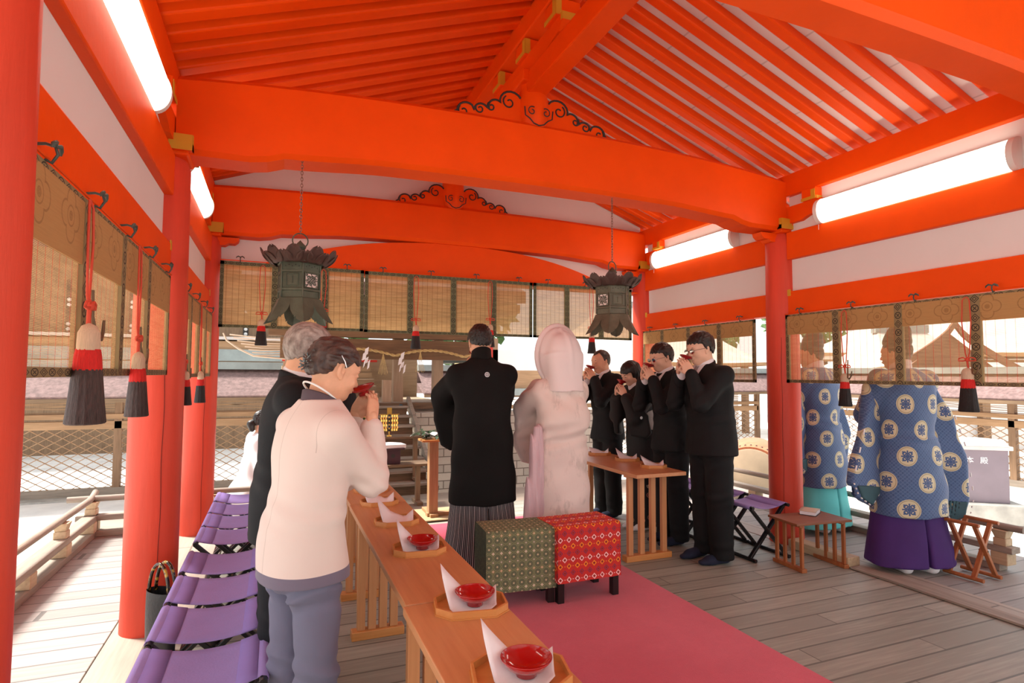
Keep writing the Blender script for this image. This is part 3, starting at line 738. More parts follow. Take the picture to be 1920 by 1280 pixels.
for y0, lb in zip((3.50, 3.93, 4.38, 4.82), ('purple folding stool just behind the tallest man, beside the right pillar', 'purple folding stool behind the second man with glasses', 'purple folding stool behind the woman in the black kimono', 'purple folding stool behind the balding man')): folding_stool(3.40, y0, lb, 'stools of the right row', w=.36, d=.36)
t = folding_stool(4.54, 2.60, 'pale wooden folding frame stool behind the near priest, by the railing', None, w=.22, d=.20, h=.40, cloth=None, frame='wood_brown_z')

# ================================================================ brocade covered stools
def green_fn(nt, b):
    (x, y, z), src = coords(nt, 'pat'); S = .052
    u = (x/S).fr()-.5; v = (y/S).fr()-.5; row = (y/S).fl().mod(4.0); r = hyp(u, v)
    r2 = hyp(u.ab()-.5, v.ab()-.5); r3 = hyp(u.ab()-.5, v); r4 = hyp(u, v.ab()-.5)
    ring = ((r2-.50).ab() < .085); ring2 = ((r2-.50).ab() < .035)
    dia = (u.ab()+v.ab()); d1 = dia < .30; d2 = dia < .12; d3 = ((dia-.22).ab() < .035)
    g = (r2 < .42)
    c = mixc(nt, g, srgb(92, 98, 70), srgb(100, 106, 78))
    tone = mixc(nt, row < .5, mixc(nt, (row-1.0).ab() < .5, mixc(nt, (row-2.0).ab() < .5, srgb(60, 52, 66), srgb(176, 116, 62)), srgb(60, 52, 66)), srgb(206, 186, 168))
    c = mixc(nt, d1, c, tone)
    c = mixc(nt, d3*(row < .5), c, srgb(86, 74, 60))
    c = mixc(nt, ring, c, srgb(150, 158, 116)); c = mixc(nt, ring2, c, srgb(96, 100, 62))
    c = mixc(nt, d2*.9, c, srgb(216, 202, 170))
    q = (u.ab()-.5).ab()+(v.ab()-.5).ab()
    c = mixc(nt, q < .13, c, srgb(204, 188, 150))
    return c
def red_fn(nt, b):
    (x, y, z), src = coords(nt, 'pat'); S = .060; T = .040
    rowi = (y/T).fl(); k = rowi.mod(3.0); off = rowi.mod(2.0)*.5
    u = ((x/S)+off).fr()-.5; v = (y/T).fr()-.5; d = u.ab()*S/.04+v.ab()*1.0
    outer = d < .46; inner = d < .26; dot = ((u.ab()-.5).ab()*S/.04+v.ab()) < .10
    col = mixc(nt, k < .5, mixc(nt, k < 1.5, srgb(232, 140, 32), srgb(128, 42, 72)), srgb(238, 196, 190))
    base = srgb(198, 40, 32)
    c = mixc(nt, (outer*(inner < .5)).mx(dot), base, col); c = mixc(nt, inner*(d < .16), c, srgb(110, 36, 22))
    return mixc(nt, inner*(d > .16), c, base)
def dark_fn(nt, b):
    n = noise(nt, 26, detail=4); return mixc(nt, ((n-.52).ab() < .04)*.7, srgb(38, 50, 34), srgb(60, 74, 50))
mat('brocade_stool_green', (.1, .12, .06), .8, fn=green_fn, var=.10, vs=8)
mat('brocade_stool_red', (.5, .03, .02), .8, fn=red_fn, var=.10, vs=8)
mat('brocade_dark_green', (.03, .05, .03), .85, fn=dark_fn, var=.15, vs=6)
def box_stool(cx, cy, w, d, z0, h, rz, m, sm, label):
    t = thing('brocade_stool', label, 'stool', (cx, cy, 0), rz)
    # cloth box with soft edges: rows follow a profile over the front, top and back
    n = 20; prof = []; R_ = .022
    hx, hy = w/2, d/2
    def rr(k): return k
    path = [(-hy-.004, z0), (-hy, z0+.02), (-hy, h-R_)]+[(-hy+R_-R_*math.cos(a), h-R_+R_*math.sin(a)) for a in [PI/2*i/5 for i in range(1, 6)]]+[(hy-R_+R_*math.sin(a), h-R_+R_*math.cos(a)) for a in [PI/2*i/5 for i in range(0, 6)]]+[(hy, z0)]
    L = [0]
    for i in range(1, len(path)): L.append(L[-1]+math.dist(path[i], path[i-1]))
    P = []; uv = []
    for (yy, zz), l in zip(path, L):
        row = []
        for k in range(n+1):
            x = lerp(-hx, hx, k/n); wv = .003*math.sin(k*1.3+yy*30)*(1 if zz < h-.05 else .2)
            row.append((x, yy+(wv if yy < 0 else -wv)-.003*math.sin(zz*23), zz)); uv.append((x, l, 0))
        P.append(row)
    m_ = MB(); m_.grid(P); o = m_.build('brocade_cover', m, t); at = o.data.attributes.new('pat', 'FLOAT_VECTOR', 'POINT'); at.data.foreach_set('vector', np.array(uv, 'f').ravel())
    for s in (-1, 1):
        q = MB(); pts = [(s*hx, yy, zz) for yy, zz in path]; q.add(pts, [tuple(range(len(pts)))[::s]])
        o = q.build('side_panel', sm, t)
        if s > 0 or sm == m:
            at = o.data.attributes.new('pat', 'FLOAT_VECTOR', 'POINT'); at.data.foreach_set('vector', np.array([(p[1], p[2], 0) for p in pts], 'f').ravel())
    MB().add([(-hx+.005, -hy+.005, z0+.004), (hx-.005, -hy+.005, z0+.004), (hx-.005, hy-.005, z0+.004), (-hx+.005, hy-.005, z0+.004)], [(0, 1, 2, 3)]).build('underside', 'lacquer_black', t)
    for s in (-1, 1):
        for q in (-1, 1): MB().bx(s*(hx-.052), s*(hx-.008), q*(hy-.058), q*(hy-.012), 0.009, z0+.03).build('leg', 'lacquer_black', t, bev=.003)
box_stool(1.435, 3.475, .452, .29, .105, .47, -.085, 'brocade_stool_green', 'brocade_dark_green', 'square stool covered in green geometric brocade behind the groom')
box_stool(1.862, 3.43, .455, .31, .135, .475, .02, 'brocade_stool_red', 'brocade_stool_red', 'square stool covered in red brocade with rows of diamonds, behind the bride')

# ================================================================ small table, book, beam, handbag
t = thing('low_table', 'low square wooden table with slatted sides at the foot of the right pillar', 'table', (3.77, 3.30, 0), -.10)
MB().bx(-.25, .25, -.15, .15, .335, .352).build('tabletop', 'wood_brown', t, bev=.003)
for s in (-1, 1):
    MB().bx(s*.19-.022, s*.19+.022, -.15, .15, 0, .028).build('foot_bar', 'wood_brown_z', t, bev=.003)
    MB().bx(s*.19-.018, s*.19+.018, -.13, .13, .318, .335).build('batten', 'wood_brown_z', t, bev=.002)
    for k in range(4): MB().bx(s*.19-.009, s*.19+.009, -.125+.083*k-.013, -.125+.083*k+.013, .028, .318).build('slat_leg', 'wood_brown_z', t, bev=.002)
mat('book_cover', srgb(206, 184, 160), .7, var=.05)
t = thing('book', 'cream book lying on the low square table', 'book', (3.87, 3.38, .3525), .5)
MB().box((0, 0, .0155), (.16, .11, .024)).build('pages', 'paper', t, bev=.002)
P = [[(x, lerp(-.06, .06, j/4), .030+.008*math.sin((x+.08)/.16*PI)) for x in [lerp(-.085, .085, k/10) for k in range(11)]] for j in range(5)]
MB().grid(P).build('cover', 'book_cover', t, solid=.002)
MB().box((0, 0, .0015), (.17, .12, .003)).build('back_cover', 'iron_dark', t)
o = MB().bx(3.96, 4.08, 3.13, 3.68, .003, .075).build('timber_beam', 'wood_pale', bev=.006); tag(o, 'short pale timber lying between the low table and the near priest', 'timber')
o = MB().bx(3.96, 4.08, -1.6, 3.12, .003, .018).build('sliding_track', 'wood_grey_y', bev=.003); tag(o, 'thin dark floor track running toward the lower right corner', 'floor track')
mat('bag_leather', (.018, .018, .020), .45, var=.2, vs=30, bs=.3, bscale=60)
def tort(nt, b):
    n = noise(nt, 22, detail=2); return mixc(nt, (n-.5)*8, srgb(40, 24, 12), srgb(196, 160, 60))
mat('tortoiseshell', (.3, .2, .05), .2, fn=tort, var=0, coat=.5)
t = thing('handbag', 'black handbag with round tortoiseshell handles on the floor beside the middle left pillar', 'handbag', (-.505, 3.47, 0), .75)
P = [[((.045+.018*math.sin(z*6))*math.cos(a)*(1.05-z*.8 if z < .3 else .8), (.092+.02*z)*math.sin(a)*(1 if abs(math.sin(a)) < .95 else .97), .004+z) for a in [2*PI*k/28 for k in range(28)]] for z in [0, .02, .08, .16, .24, .29, .31]]
m_ = MB(); m_.grid(P, True, True); m_.add(P[0], [tuple(range(28))[::-1]]); m_.build('body', 'bag_leather', t)
for s in (-1, 1): MB().tube([(s*.018, .075*math.cos(a), .30+.15*math.sin(a)) for a in [PI*k/14 for k in range(15)]], .0085, 10).build('handle', 'tortoiseshell', t)

# ================================================================ offering post, benches, sake, golden pendant
mat('straw_mat', srgb(196, 170, 130), .95, var=.25, vs=30, sc3=(4, 40, 1), bs=.6, bscale=60)
tag(MB().bx(1.36, 1.80, 5.52, 6.02, .010, .022).build('straw_mat', 'straw_mat', bev=.004), 'woven straw mat under the offering post at the far end', 'mat')
t = thing('offering_stand', 'tall square wooden post with a small top tray, standing on the straw mat', 'stand', (1.47, 5.70, .022))
MB().bx(-.045, .045, -.045, .045, 0.03, .73).build('post', 'wood_brown_pale', t, bev=.003) if 'wood_brown_pale' in MATS else MB().bx(-.045, .045, -.045, .045, 0.03, .73).build('post', wood('wood_brown_pale', srgb(156, 116, 78), srgb(190, 150, 108), 'z', .6), t, bev=.003)
MB().bx(-.06, .30, -.04, .04, 0, .035).build('foot_bar', 'wood_brown_pale', t, bev=.003)
MB().bx(-.04, .04, -.09, .28, 0, .03).build('foot_bar', 'wood_brown_pale', t, bev=.003)
MB().bx(-.13, .13, -.10, .10, .73, .75).build('top_tray', 'wood_tray', t, bev=.003)
mat('leaf_green', srgb(38, 62, 30), .35, var=.4, vs=20)
t = thing('evergreen_sprigs', 'glossy dark green sprigs with white paper on the offering post, left of the groom', 'sprigs', (1.47, 5.70, .775))
def leaf(m, o, d, L, W, up=(0, 0, 1)):
    o = Vector(o); d = Vector(d).normalized(); s = d.cross(Vector(up)).normalized(); n = s.cross(d); P = []
    for k in range(6):
        a = k/5; w = W*math.sin(PI*min(.97, max(.03, a)))**.8; c = o+d*L*a+n*(.15*L*a*(1-a)*2-.25*L*a*a)
        P.append([c-s*w+n*W*.3, c, c+s*w+n*W*.3])
    m.grid(P)
rng = random.Random(3)
for k in range(9):
    m_ = MB(); a = rng.uniform(0, 2*PI); o_ = Vector((rng.uniform(-.1, .1), rng.uniform(-.07, .07), rng.uniform(0, .03)))
    d_ = Vector((math.cos(a), math.sin(a), rng.uniform(.0, .5))); m_.tube([o_, o_+d_*.12], .002, 5)
    for j in range(7): b_ = a+rng.uniform(-1.2, 1.2); leaf(m_, o_+d_*.018*(j+.3), (math.cos(b_), math.sin(b_), rng.uniform(-.1, .5)), .075, .021)
    m_.build('sprig', 'leaf_green', t)
MB().grid([[(x, y, .05+.02*math.sin(x*40+y*25)) for x in (-.09, -.05, 0, .05, .1)] for y in (-.05, -.01, .03)]).build('paper_streamer', 'paper', t, solid=.001)
def bench(x0, x1, y0, y1, z, zb, label):
    t = thing('wooden_bench', label, 'bench', ((x0+x1)/2, (y0+y1)/2, zb)); hx = (x1-x0)/2; hy = (y1-y0)/2; h = z-zb
    MB().bx(-hx, hx, -hy, hy, h-.025, h).build('bench_top', 'wood_old', t, bev=.003)
    for s in (-1, 1):
        MB().bx(s*(hx-.11)-.025, s*(hx-.11)+.025, -.03, .03, .03, h-.025).build('leg', 'wood_old_z', t, bev=.003)
        MB().bx(s*(hx-.11)-.032, s*(hx-.11)+.032, -hy, hy, 0, .035).build('foot', 'wood_old_z', t, bev=.003)
bench(.55, 1.60, 6.30, 6.58, .44, -.01, 'low brown wooden bench before the steps, carrying the dark box with paper')
bench(.65, 1.72, 7.02, 7.22, .66, .13, 'higher brown wooden bench on the steps, carrying the green bottle')
mat('purple_box', srgb(70, 42, 50), .45, var=.15)
t = thing('ritual_stand', 'dark reddish box-shaped stand with a round hole, on the low bench', 'stand', (1.20, 6.44, .441))
MB().bx(-.08, .08, -.08, .08, 0, .155).build('box', 'purple_box', t, bev=.003)
MB().bx(-.12, .12, -.11, .11, .155, .172).build('top_board', 'purple_box', t, bev=.003)
MB().lathe([(.022, 0), (.0005, .001)], (0, -.081, .09), 16, ax=Vector((0, -1, 0)).to_track_quat('Z', 'Y').to_matrix()).build('round_hole', 'black_line', t)
t = thing('folded_white_paper', 'stack of white paper lying on the dark box stand', 'paper', (1.20, 6.44, .6135), .08)
MB().bx(-.13, .13, -.10, .10, 0, .035).build('paper_stack', 'paper', t, bev=.004)
MB().grid([[(x, y, .037+.012*math.sin((x+.13)*14)*(.4+y*3)) for x in [lerp(-.14, .13, k/9) for k in range(10)]] for y in [lerp(-.11, .10, k/5) for k in range(6)]]).build('top_sheet', 'paper', t, solid=.001)
mat('glass_green', (.02, .16, .03), .08, var=0, trans=.75)
def labelfn(nt, b):
    (x, y, z), src = coords(nt); return mixc(nt, z > .10, mixc(nt, noise(nt, 30) > .5, srgb(20, 30, 50), srgb(60, 130, 190)), srgb(150, 200, 220))
mat('bottle_label', (.3, .5, .6), .5, fn=labelfn, var=0)
t = thing('sake_bottle', 'tall green glass sake bottle with a blue label on the higher bench', 'bottle', (.98, 7.10, .661))
MB().lathe([(.045, 0), (.048, .006), (.048, .17), (.044, .20), (.020, .26), (.015, .29), (.015, .34), (.018, .345), (.017, .36)], n=28).build('glass_body', 'glass_green', t)
MB().lathe([(.0487, .03), (.0487, .15)], n=28).build('label', 'bottle_label', t)
MB().lathe([(.030, .236), (.0215, .262), (.019, .275)], n=24).build('neck_label', 'gold', t)
t = thing('golden_pendant_stand', 'golden ritual wand with hanging zigzag strips, between the bottle and the paper stack', 'ritual wand', (1.29, 7.12, .661))
m_ = MB(); m_.tube([(0, 0, 0), (0, 0, .30)], .007, 8); m_.lathe([(.03, 0), (.03, .01), (.01, .02)]); m_.build('rod', 'gold', t)
MB().bx(-.028, .028, -.008, .008, .26, .345).build('top_plate', 'gold', t)
for k in range(5): MB().bx(-.012, .012, -.012, -.006, .06+.045*k, .085+.045*k).build('black_inlay', 'black_line', t)
for s in (-1, 1):
    for j in range(3):
        m_ = MB()
        for k in range(7): m_.box((s*(.035+.028*j+.006*(k % 2)), -.004*(k % 2), .245-.028*k), (.02, .004, .026), Matrix.Rotation(.5*(1 if k % 2 else -1), 3, 'Z'))
        m_.build('zigzag_strip', 'gold', t)
    MB().box((s*.06, 0, .262), (.12, .01, .012)).build('cross_arm', 'gold', t)
# ================================================================ veranda railings
def rail_run(a, b, label, ztop=.315, zlow=.155, posts=5, over=.18):
    a = Vector((*a, 0)); b = Vector((*b, 0)); d = (b-a).normalized(); t = thing('veranda_railing', label, 'railing', tuple(a)); L = (b-a).length; o = lambda s, z: d*s+Vector((0, 0, z))
    pts = [o(-over, ztop+.0)]+[o(L*k/8, ztop) for k in range(9)]+[o(L+over*.5, ztop+.012), o(L+over, ztop+.04)]
    MB().tube(pts, .026, 14).build('round_top_rail', 'wood_grey_y' if abs(d.y) > .5 else 'wood_grey', t)
    MB().bar(o(-over*.6, zlow), o(L+over*.6, zlow), .105, .045).build('flat_middle_rail', 'wood_grey_y' if abs(d.y) > .5 else 'wood_grey', t, bev=.004)
    MB().bar(o(0, .018), o(L, .018), .10, .05).build('ground_rail', 'wood_grey_y' if abs(d.y) > .5 else 'wood_grey', t, bev=.004)
    for k in range(posts):
        s = L*k/(posts-1); MB().box(o(s, .088), (.11, .11, .09)).build('post_block', 'wood_pale', t, bev=.006)
        if k % 2 == 0 or posts < 4: MB().box(o(s, .205), (.085, .085, .055)).build('bearing_block', 'wood_pale', t, bev=.006); MB().box(o(s, .262), (.07, .07, .06), taper=1.5).build('cap_block', 'wood_pale', t, bev=.004)
    return t
rail_run((-1.45, 1.2), (-1.45, 6.06), 'weathered wooden veranda railing running away along the left side', posts=8)
rail_run((-1.45, 6.14), (.05, 6.14), 'weathered wooden railing crossing behind the left pillars', posts=4)
rail_run((5.02, 2.70), (5.02, 5.9), 'weathered wooden veranda railing on the right behind the priests', posts=5, over=.14)

# ================================================================ long roofed lattice fences
def lattice(m, x0, x1, z0, z1, y, step=.235, th=.012, slope=.60):
    w = x1-x0; h = z1-z0; n = int((w+h/slope)/step)+1
    for s, yy in ((1, y-.006), (-1, y+.006)):
        for k in range(-int(h/slope/step)-1, n+1):
            u0 = k*step; u1 = u0+h/slope
            a, b = max(0, u0), min(w, u1)
            if b-a < .01: continue
            za = (a-u0)*slope; zb = (b-u0)*slope
            if s < 0: a, b = w-a, w-b
            m.bar((x0+a, yy, z0+za), (x0+b, yy, z0+zb), .012, .018, (0, 1, 0))
def fence(loc, rz, L, label, zb=-.8):
    t = thing('lattice_fence', label, 'fence', (loc[0], loc[1], zb), rz)
    nb = int(L/2.4); bw = L/nb
    MB().bx(0, L, -.07, .07, 0, .16).build('sill_beam', 'wood_grey', t)
    MB().bx(0, L, -.35, .35, -.02, .03).build('stone_footing', 'stone', t)
    MB().bx(0, L, -.06, .06, 1.20, 1.34).build('middle_rail', 'wood_mid', t, bev=.006)
    MB().bx(0, L, -.08, .08, 1.38, 1.47).build('upper_rail', 'wood_mid', t, bev=.006)
    MB().bx(0, L, -.09, .09, 1.70, 1.78).build('eave_beam', 'wood_mid', t, bev=.006)
    for k in range(nb+1):
        x = k*bw; MB().bx(x-.06, x+.06, -.06, .06, 0, 1.80).build('post', 'wood_mid_z', t, bev=.006)
        if k < nb:
            m = MB(); lattice(m, x+.06, x+bw-.06, .16, 1.20, 0); m.build('lattice_panel', 'wood_mid', t)
            m = MB()
            for j in range(5): m.bar((x+.06, 0, 1.49+.045*j), (x+bw-.06, 0, 1.49+.045*((j*3) % 5)), .012, .012)
            m.build('upper_lattice', 'wood_mid', t)
    P = [[(x, yy, zz) for x in (-.5, L+.5)] for yy, zz in ((-.75, 1.74), (-.78, 1.80), (-.70, 1.86), (-.35, 2.08), (0, 2.30), (.35, 2.08), (.7, 1.86), (.75, 1.74), (0, 2.0), (-.75, 1.74))]
    m = MB(); m.grid(P, False); fixn(m.build('bark_roof', 'bark_roof', t))
    MB().bx(-.5, L+.5, -.78, -.72, 1.70, 1.765).build('eave_board', 'wood_old', t)
    MB().bx(-.5, L+.5, -.16, .16, 2.28, 2.42).build('ridge_cap', 'copper_roof', t)
wood('wood_mid', srgb(150, 116, 84), srgb(190, 152, 114), 'x', .7)
wood('wood_mid_z', srgb(120, 92, 68), srgb(160, 126, 96), 'z', .7)
fence((-13, 12.5), 0, 13.0, 'long roofed lattice fence behind the left pillars, across the gravel')
fence((13.8, 12.3), -PI/2, 18.0, 'long roofed lattice fence on the right behind the priests and the grey box')
fence((3.5, 13.2), 0, 9.6, 'roofed lattice fence behind the guests in black suits')

# building beyond the left fence: studded dark wall
t = thing('gate_building', 'dark wooden building with white studs beyond the left fence, under grey roof bands', 'building', (-11.6, 19.0, -.8))
MB().bx(0, 12.6, 0, 3, 0, 5.6).build('plank_wall', 'wood_old_z', t)
MB().bx(-.2, 12.7, -.5, -.1, 2.55, 2.88).build('copper_gutter', 'copper_roof', t)
MB().bx(-.2, 12.7, -.4, -.05, 2.88, 3.12).build('wood_band', 'wood_mid', t)
MB().bx(-.2, 12.7, -.55, 0, 3.16, 3.24).build('pale_edge', 'bright_roof', t)
mat('stud_white', (.85, .85, .82), .5, var=0)
for k in range(9):
    x = .6+k*1.45; MB().bx(x-.07, x+.07, -.03, 0, 3.26, 4.7).build('iron_strap', 'iron_dark', t)
    for z in (3.36, 3.50, 4.02, 4.16): MB().lathe([(.05, 0), (.045, .03), (.0005, .045)], (x, -.03, z), 12, ax=Vector((0, -1, 0)).to_track_quat('Z', 'Y').to_matrix()).build('white_stud', 'stud_white', t)
MB().bx(-1.4, 13.4, -1.2, 4.2, 5.55, 5.8).build('roof', 'bark_roof', t)
mat('pale_stripe', srgb(206, 180, 156), .7, var=.05)
t = thing('curved_eave', 'fan of pale curved rafters seen under the far blinds, left of the grey-haired man', 'roof eave', (.0, 9.2, 1.86))
for k in range(8):
    MB().tube([(-.62+.05*k, 0, .10-.042*k), (-.2, 0, .06-.036*k), (.4, 0, .05-.030*k), (1.6, 0, .06-.028*k)], .009, 6).build('rafter_edge', 'pale_stripe', t)
MB().tube([(-.7, 0, .12), (-.66, 0, .02), (-.5, 0, -.10), (-.3, 0, -.20), (.2, 0, -.24), (1.6, 0, -.22)], .013, 6).build('curved_bargeboard', 'pale_stripe', t)

# ================================================================ main shrine with steps
t = thing('shrine_steps', 'broad flight of weathered wooden steps rising behind the groom', 'steps', (1.05, 6.92, 0))
for k in range(8):
    MB().bx(-.85, .73, k*.20, k*.20+.26, .12*k+.085, .12*k+.115).build('tread', 'wood_grey', t, bev=.003)
    MB().bx(-.83, .71, k*.20+.03, k*.20+.05, .12*k-.03, .12*k+.087).build('riser', 'wood_old', t)
for s in (-.89, .77): MB().bar((s, -.05, .02), (s, 1.66, 1.02), .05, .15).build('stringer', 'wood_grey', t, bev=.004)
# platform, posts and lintels of the worship hall beyond
t = thing('shrine_building', 'brown wooden shrine porch and hall with a heavy lintel behind the straw rope', 'building', (0, 8.5, -.8))
B = lambda n, m, *a, **k: MB().bx(*a).build(n, m, t, **k)
B('platform_edge', 'wood_grey', .12, 2.46, .03, .11, 1.66, 1.80); B('platform_floor', 'wood_pale_x', .12, 2.46, .05, 3.2, 1.74, 1.79) if 'wood_pale_x' in MATS else MB().bx(.12, 2.46, .05, 3.2, 1.74, 1.79).build('platform_floor', wood('wood_pale_x', srgb(150, 124, 98), srgb(186, 158, 128), 'x', .65), t)
B('edge_board', 'wood_old', .12, 2.46, -.02, .03, 1.70, 1.79)
for k in range(5): B('inner_step', 'wood_pale_x',   .1, 1.55, 1.0+.25*k, 3, 1.79+.11*k, 1.90+.11*k)
for x in (.2, 1.75, 2.38):
    B('post', 'wood_pale_z', x-.075, x+.075, .45, .60, 1.79, 2.9) if 'wood_pale_z' in MATS else MB().bx(x-.075, x+.075, .45, .60, 1.79, 2.9).build('post', wood('wood_pale_z', srgb(160, 130, 104), srgb(196, 166, 138), 'z', .65), t)
B('newel_post', 'wood_pale_z', 1.46, 1.58, .1, .22, 1.79, 2.12)
MB().bar((.86, .3, 2.02), (.86+.4, .3, 2.02), .04, .04).build('handrail', 'wood_brown', t); B('handrail_post', 'wood_brown_z', 1.0, 1.04, .28, .32, 1.79, 2.02)
B('lintel', 'wood_lintel', 0.05, 2.95, -.10, .06, 2.42, 2.70) if 'wood_lintel' in MATS else MB().bx(0.05, 2.95, -.10, .06, 2.42, 2.70).build('lintel', wood('wood_lintel', srgb(104, 76, 52), srgb(146, 110, 76), 'x', .7), t)
B('upper_lintel', 'wood_lintel', -.1, 3.0, -.16, .0, 2.72, 3.05); B('eave_soffit', 'wood_old', -.4, 3.2, -.9, 1.2, 3.08, 3.2)
mat('shrine_red', (.62, .03, .015), .5, var=.05)
B('red_beam', 'shrine_red', .1, 1.7, 2.2, 2.26, 2.42, 2.52); B('inner_wall', 'wood_pale_x', .12, 2.46, 2.3, 2.38, 1.79, 2.62)
for x in (.5, .9, 1.3): B('inner_post', 'wood_pale_z', x-.03, x+.03, 2.2, 2.26, 2.34, 2.75)
P = [[(x, yy, zz) for x in (-.4, 3.2)] for yy, zz in ((-1.1, 3.20), (-1.1, 3.36), (.5, 3.9), (1.5, 4.6), (2.0, 3.5), (-1.1, 3.2))]
m = MB(); m.grid(P, False); fixn(m.build('bark_roof', 'bark_roof', t))
mat('blue_fitting', srgb(84, 110, 124), .5, metal=.4, var=.2)
MB().lathe([(.035, 0), (.03, .01), (.0005, .014)], (1.70, -.03, 1.745), 6, ax=Vector((0, -1, 0)).to_track_quat('Z', 'Y').to_matrix()).build('bolt_cap', 'blue_fitting', t)
mat('stone_light', srgb(190, 182, 168), .9, var=.3, vs=4, bs=.7, bscale=14)
def blocks(nt, b):
    n = nt.nodes.new('ShaderNodeTexBrick'); nt.links.new(coords(nt)[1], n.inputs[0]); n.inputs['Scale'].default_value = 2.2
    m = nt.nodes.new('ShaderNodeMapping'); nt.links.new(coords(nt)[1], m.inputs[0]); m.inputs['Rotation'].default_value = (PI/2, 0, 0); nt.links.new(m.outputs[0], n.inputs[0])
    n.inputs['Color1'].default_value = (*srgb(196, 188, 174), 1); n.inputs['Color2'].default_value = (*srgb(170, 162, 150), 1); n.inputs['Mortar'].default_value = (*srgb(110, 100, 90), 1); n.inputs['Mortar Size'].default_value = .015
    bump(nt, noise(nt, 30, detail=5), .6); return n.outputs[0]
mat('stone_blocks', (.4, .4, .38), .9, fn=blocks, var=.1, vs=8)
tag(MB().bx(1.86, 5.2, 8.2, 8.6, -.8, .86).build('stone_base_wall', 'stone_blocks'), 'pale cut-stone base wall right of the wooden steps', 'stone wall')

# straw rope with paper streamers and straw tassels
mat('straw', srgb(206, 176, 118), .9, var=.2, vs=40, bs=.4, bscale=80)
def rope_z(x): return 1.705-.085*(1-abs(math.sin((x-.55)*PI/1.02)))-.0
ropey = 8.30
t = thing('straw_rope', 'twisted straw rope sagging across the dark shrine lintel', 'rope', (0, ropey, 0))
for ph in (0, PI):
    pts = []
    for k in range(141):
        x = lerp(.30, 2.7, k/140); a = x*40+ph; pts.append((x, .010*math.cos(a), rope_z(x)+.05+.010*math.sin(a)))
    MB().tube(pts, .012, 7).build('strand', 'straw', t)
for k, (x, lb) in enumerate(((.62, 'partly behind the old woman\'s hair'), (1.16, 'left of the hanging far tassel'), (1.66, 'next to the shoulder of the groom'))):
    s = thing('paper_streamer', 'white zigzag paper streamer on the straw rope, '+lb, 'paper streamer', (x, ropey-.03, rope_z(x)+.05), 0, 'paper streamers')
    for j, (dx, dz, w, h) in enumerate(((0, -.03, .05, .09), (-.028, -.095, .05, .09), (-.002, -.155, .045, .07), (.03, -.21, .028, .10), (-.03, -.20, .018, .08))):
        MB().add([(dx-w/2, -.004*j, dz-h/2-.02), (dx+w/2, -.004*j-.006, dz-h/2+.01), (dx+w/2+.014, -.004*j-.006, dz+h/2+.02), (dx-w/2+.014, -.004*j, dz+h/2-.01)], [(0, 1, 2, 3)]).build('zigzag_fold', 'paper', s, solid=.001)
for k, (x, lb) in enumerate(((.88, 'left'), (1.40, 'right, under the hanging tassel'), (1.93, 'beside the head of the groom'))):
    s = thing('straw_tassel', 'thin straw strands hanging from the rope, '+lb, 'straw tassel', (x, ropey-.02, rope_z(x)+.05), 0, 'straw tassels')
    for j in range(7):
        e = (j-3)*.022; m = MB(); m.tube([(0, 0, 0), (e*.3, -.003, -.10), (e, 0, -.30-.01*(j % 3))], .0028, 5); m.build('straw_strand', 'straw', s)

# bronze lantern with a lit window and a guardian figure behind the couple
t = thing('standing_lantern', 'grey hexagonal metal lantern with a warm lit window between groom and bride', 'lantern', (3.12, 9.8, -.8), .2)
hx = lambda r, z: [(r*math.cos(PI/3*i), r*math.sin(PI/3*i), z) for i in range(6)]
mat('lantern_metal', srgb(98, 104, 98), .5, metal=.3, var=.2)
glow('lantern_window', (1.0, .78, .42), 1.2)
def hexm(n, m_, prof):
    q = MB(); q.grid([hx(r, z) for r, z in prof], False, True); q.add(hx(*prof[0]), [(5, 4, 3, 2, 1, 0)]); q.add(hx(*prof[-1]), [tuple(range(6))]); q.build(n, m_, t)
hexm('pedestal', 'lantern_metal', [(.55, 0), (.55, .5), (.32, .6), (.32, 1.5), (.42, 1.6), (.46, 1.78), (.52, 1.80), (.52, 1.88), (.40, 1.98)])
hexm('lit_chamber', 'lantern_window', [(.26, 1.99), (.26, 2.40)])
hexm('roof', 'lantern_metal', [(.60, 2.40), (.60, 2.44), (.30, 2.56), (.06, 2.66), (.03, 2.74)])
f = MB()
for i in range(6):
    a = hx(.27, 0)[i]; b_ = hx(.27, 0)[(i+1) % 6]; f.tube([(a[0], a[1], 1.98), (a[0], a[1], 2.42)], .022, 6)
    for z in (2.0, 2.06, 2.12, 2.18, 2.24, 2.30, 2.37): f.tube([(a[0], a[1], z), (b_[0], b_[1], z)], .008, 5)
f.build('window_bars', 'lantern_metal', t)
tag(MB().bx(3.50, 3.86, 10.5, 10.55, -.8, 2.0).build('red_panel', 'shrine_red'), 'narrow vermilion panel right behind the standing lantern', 'panel')

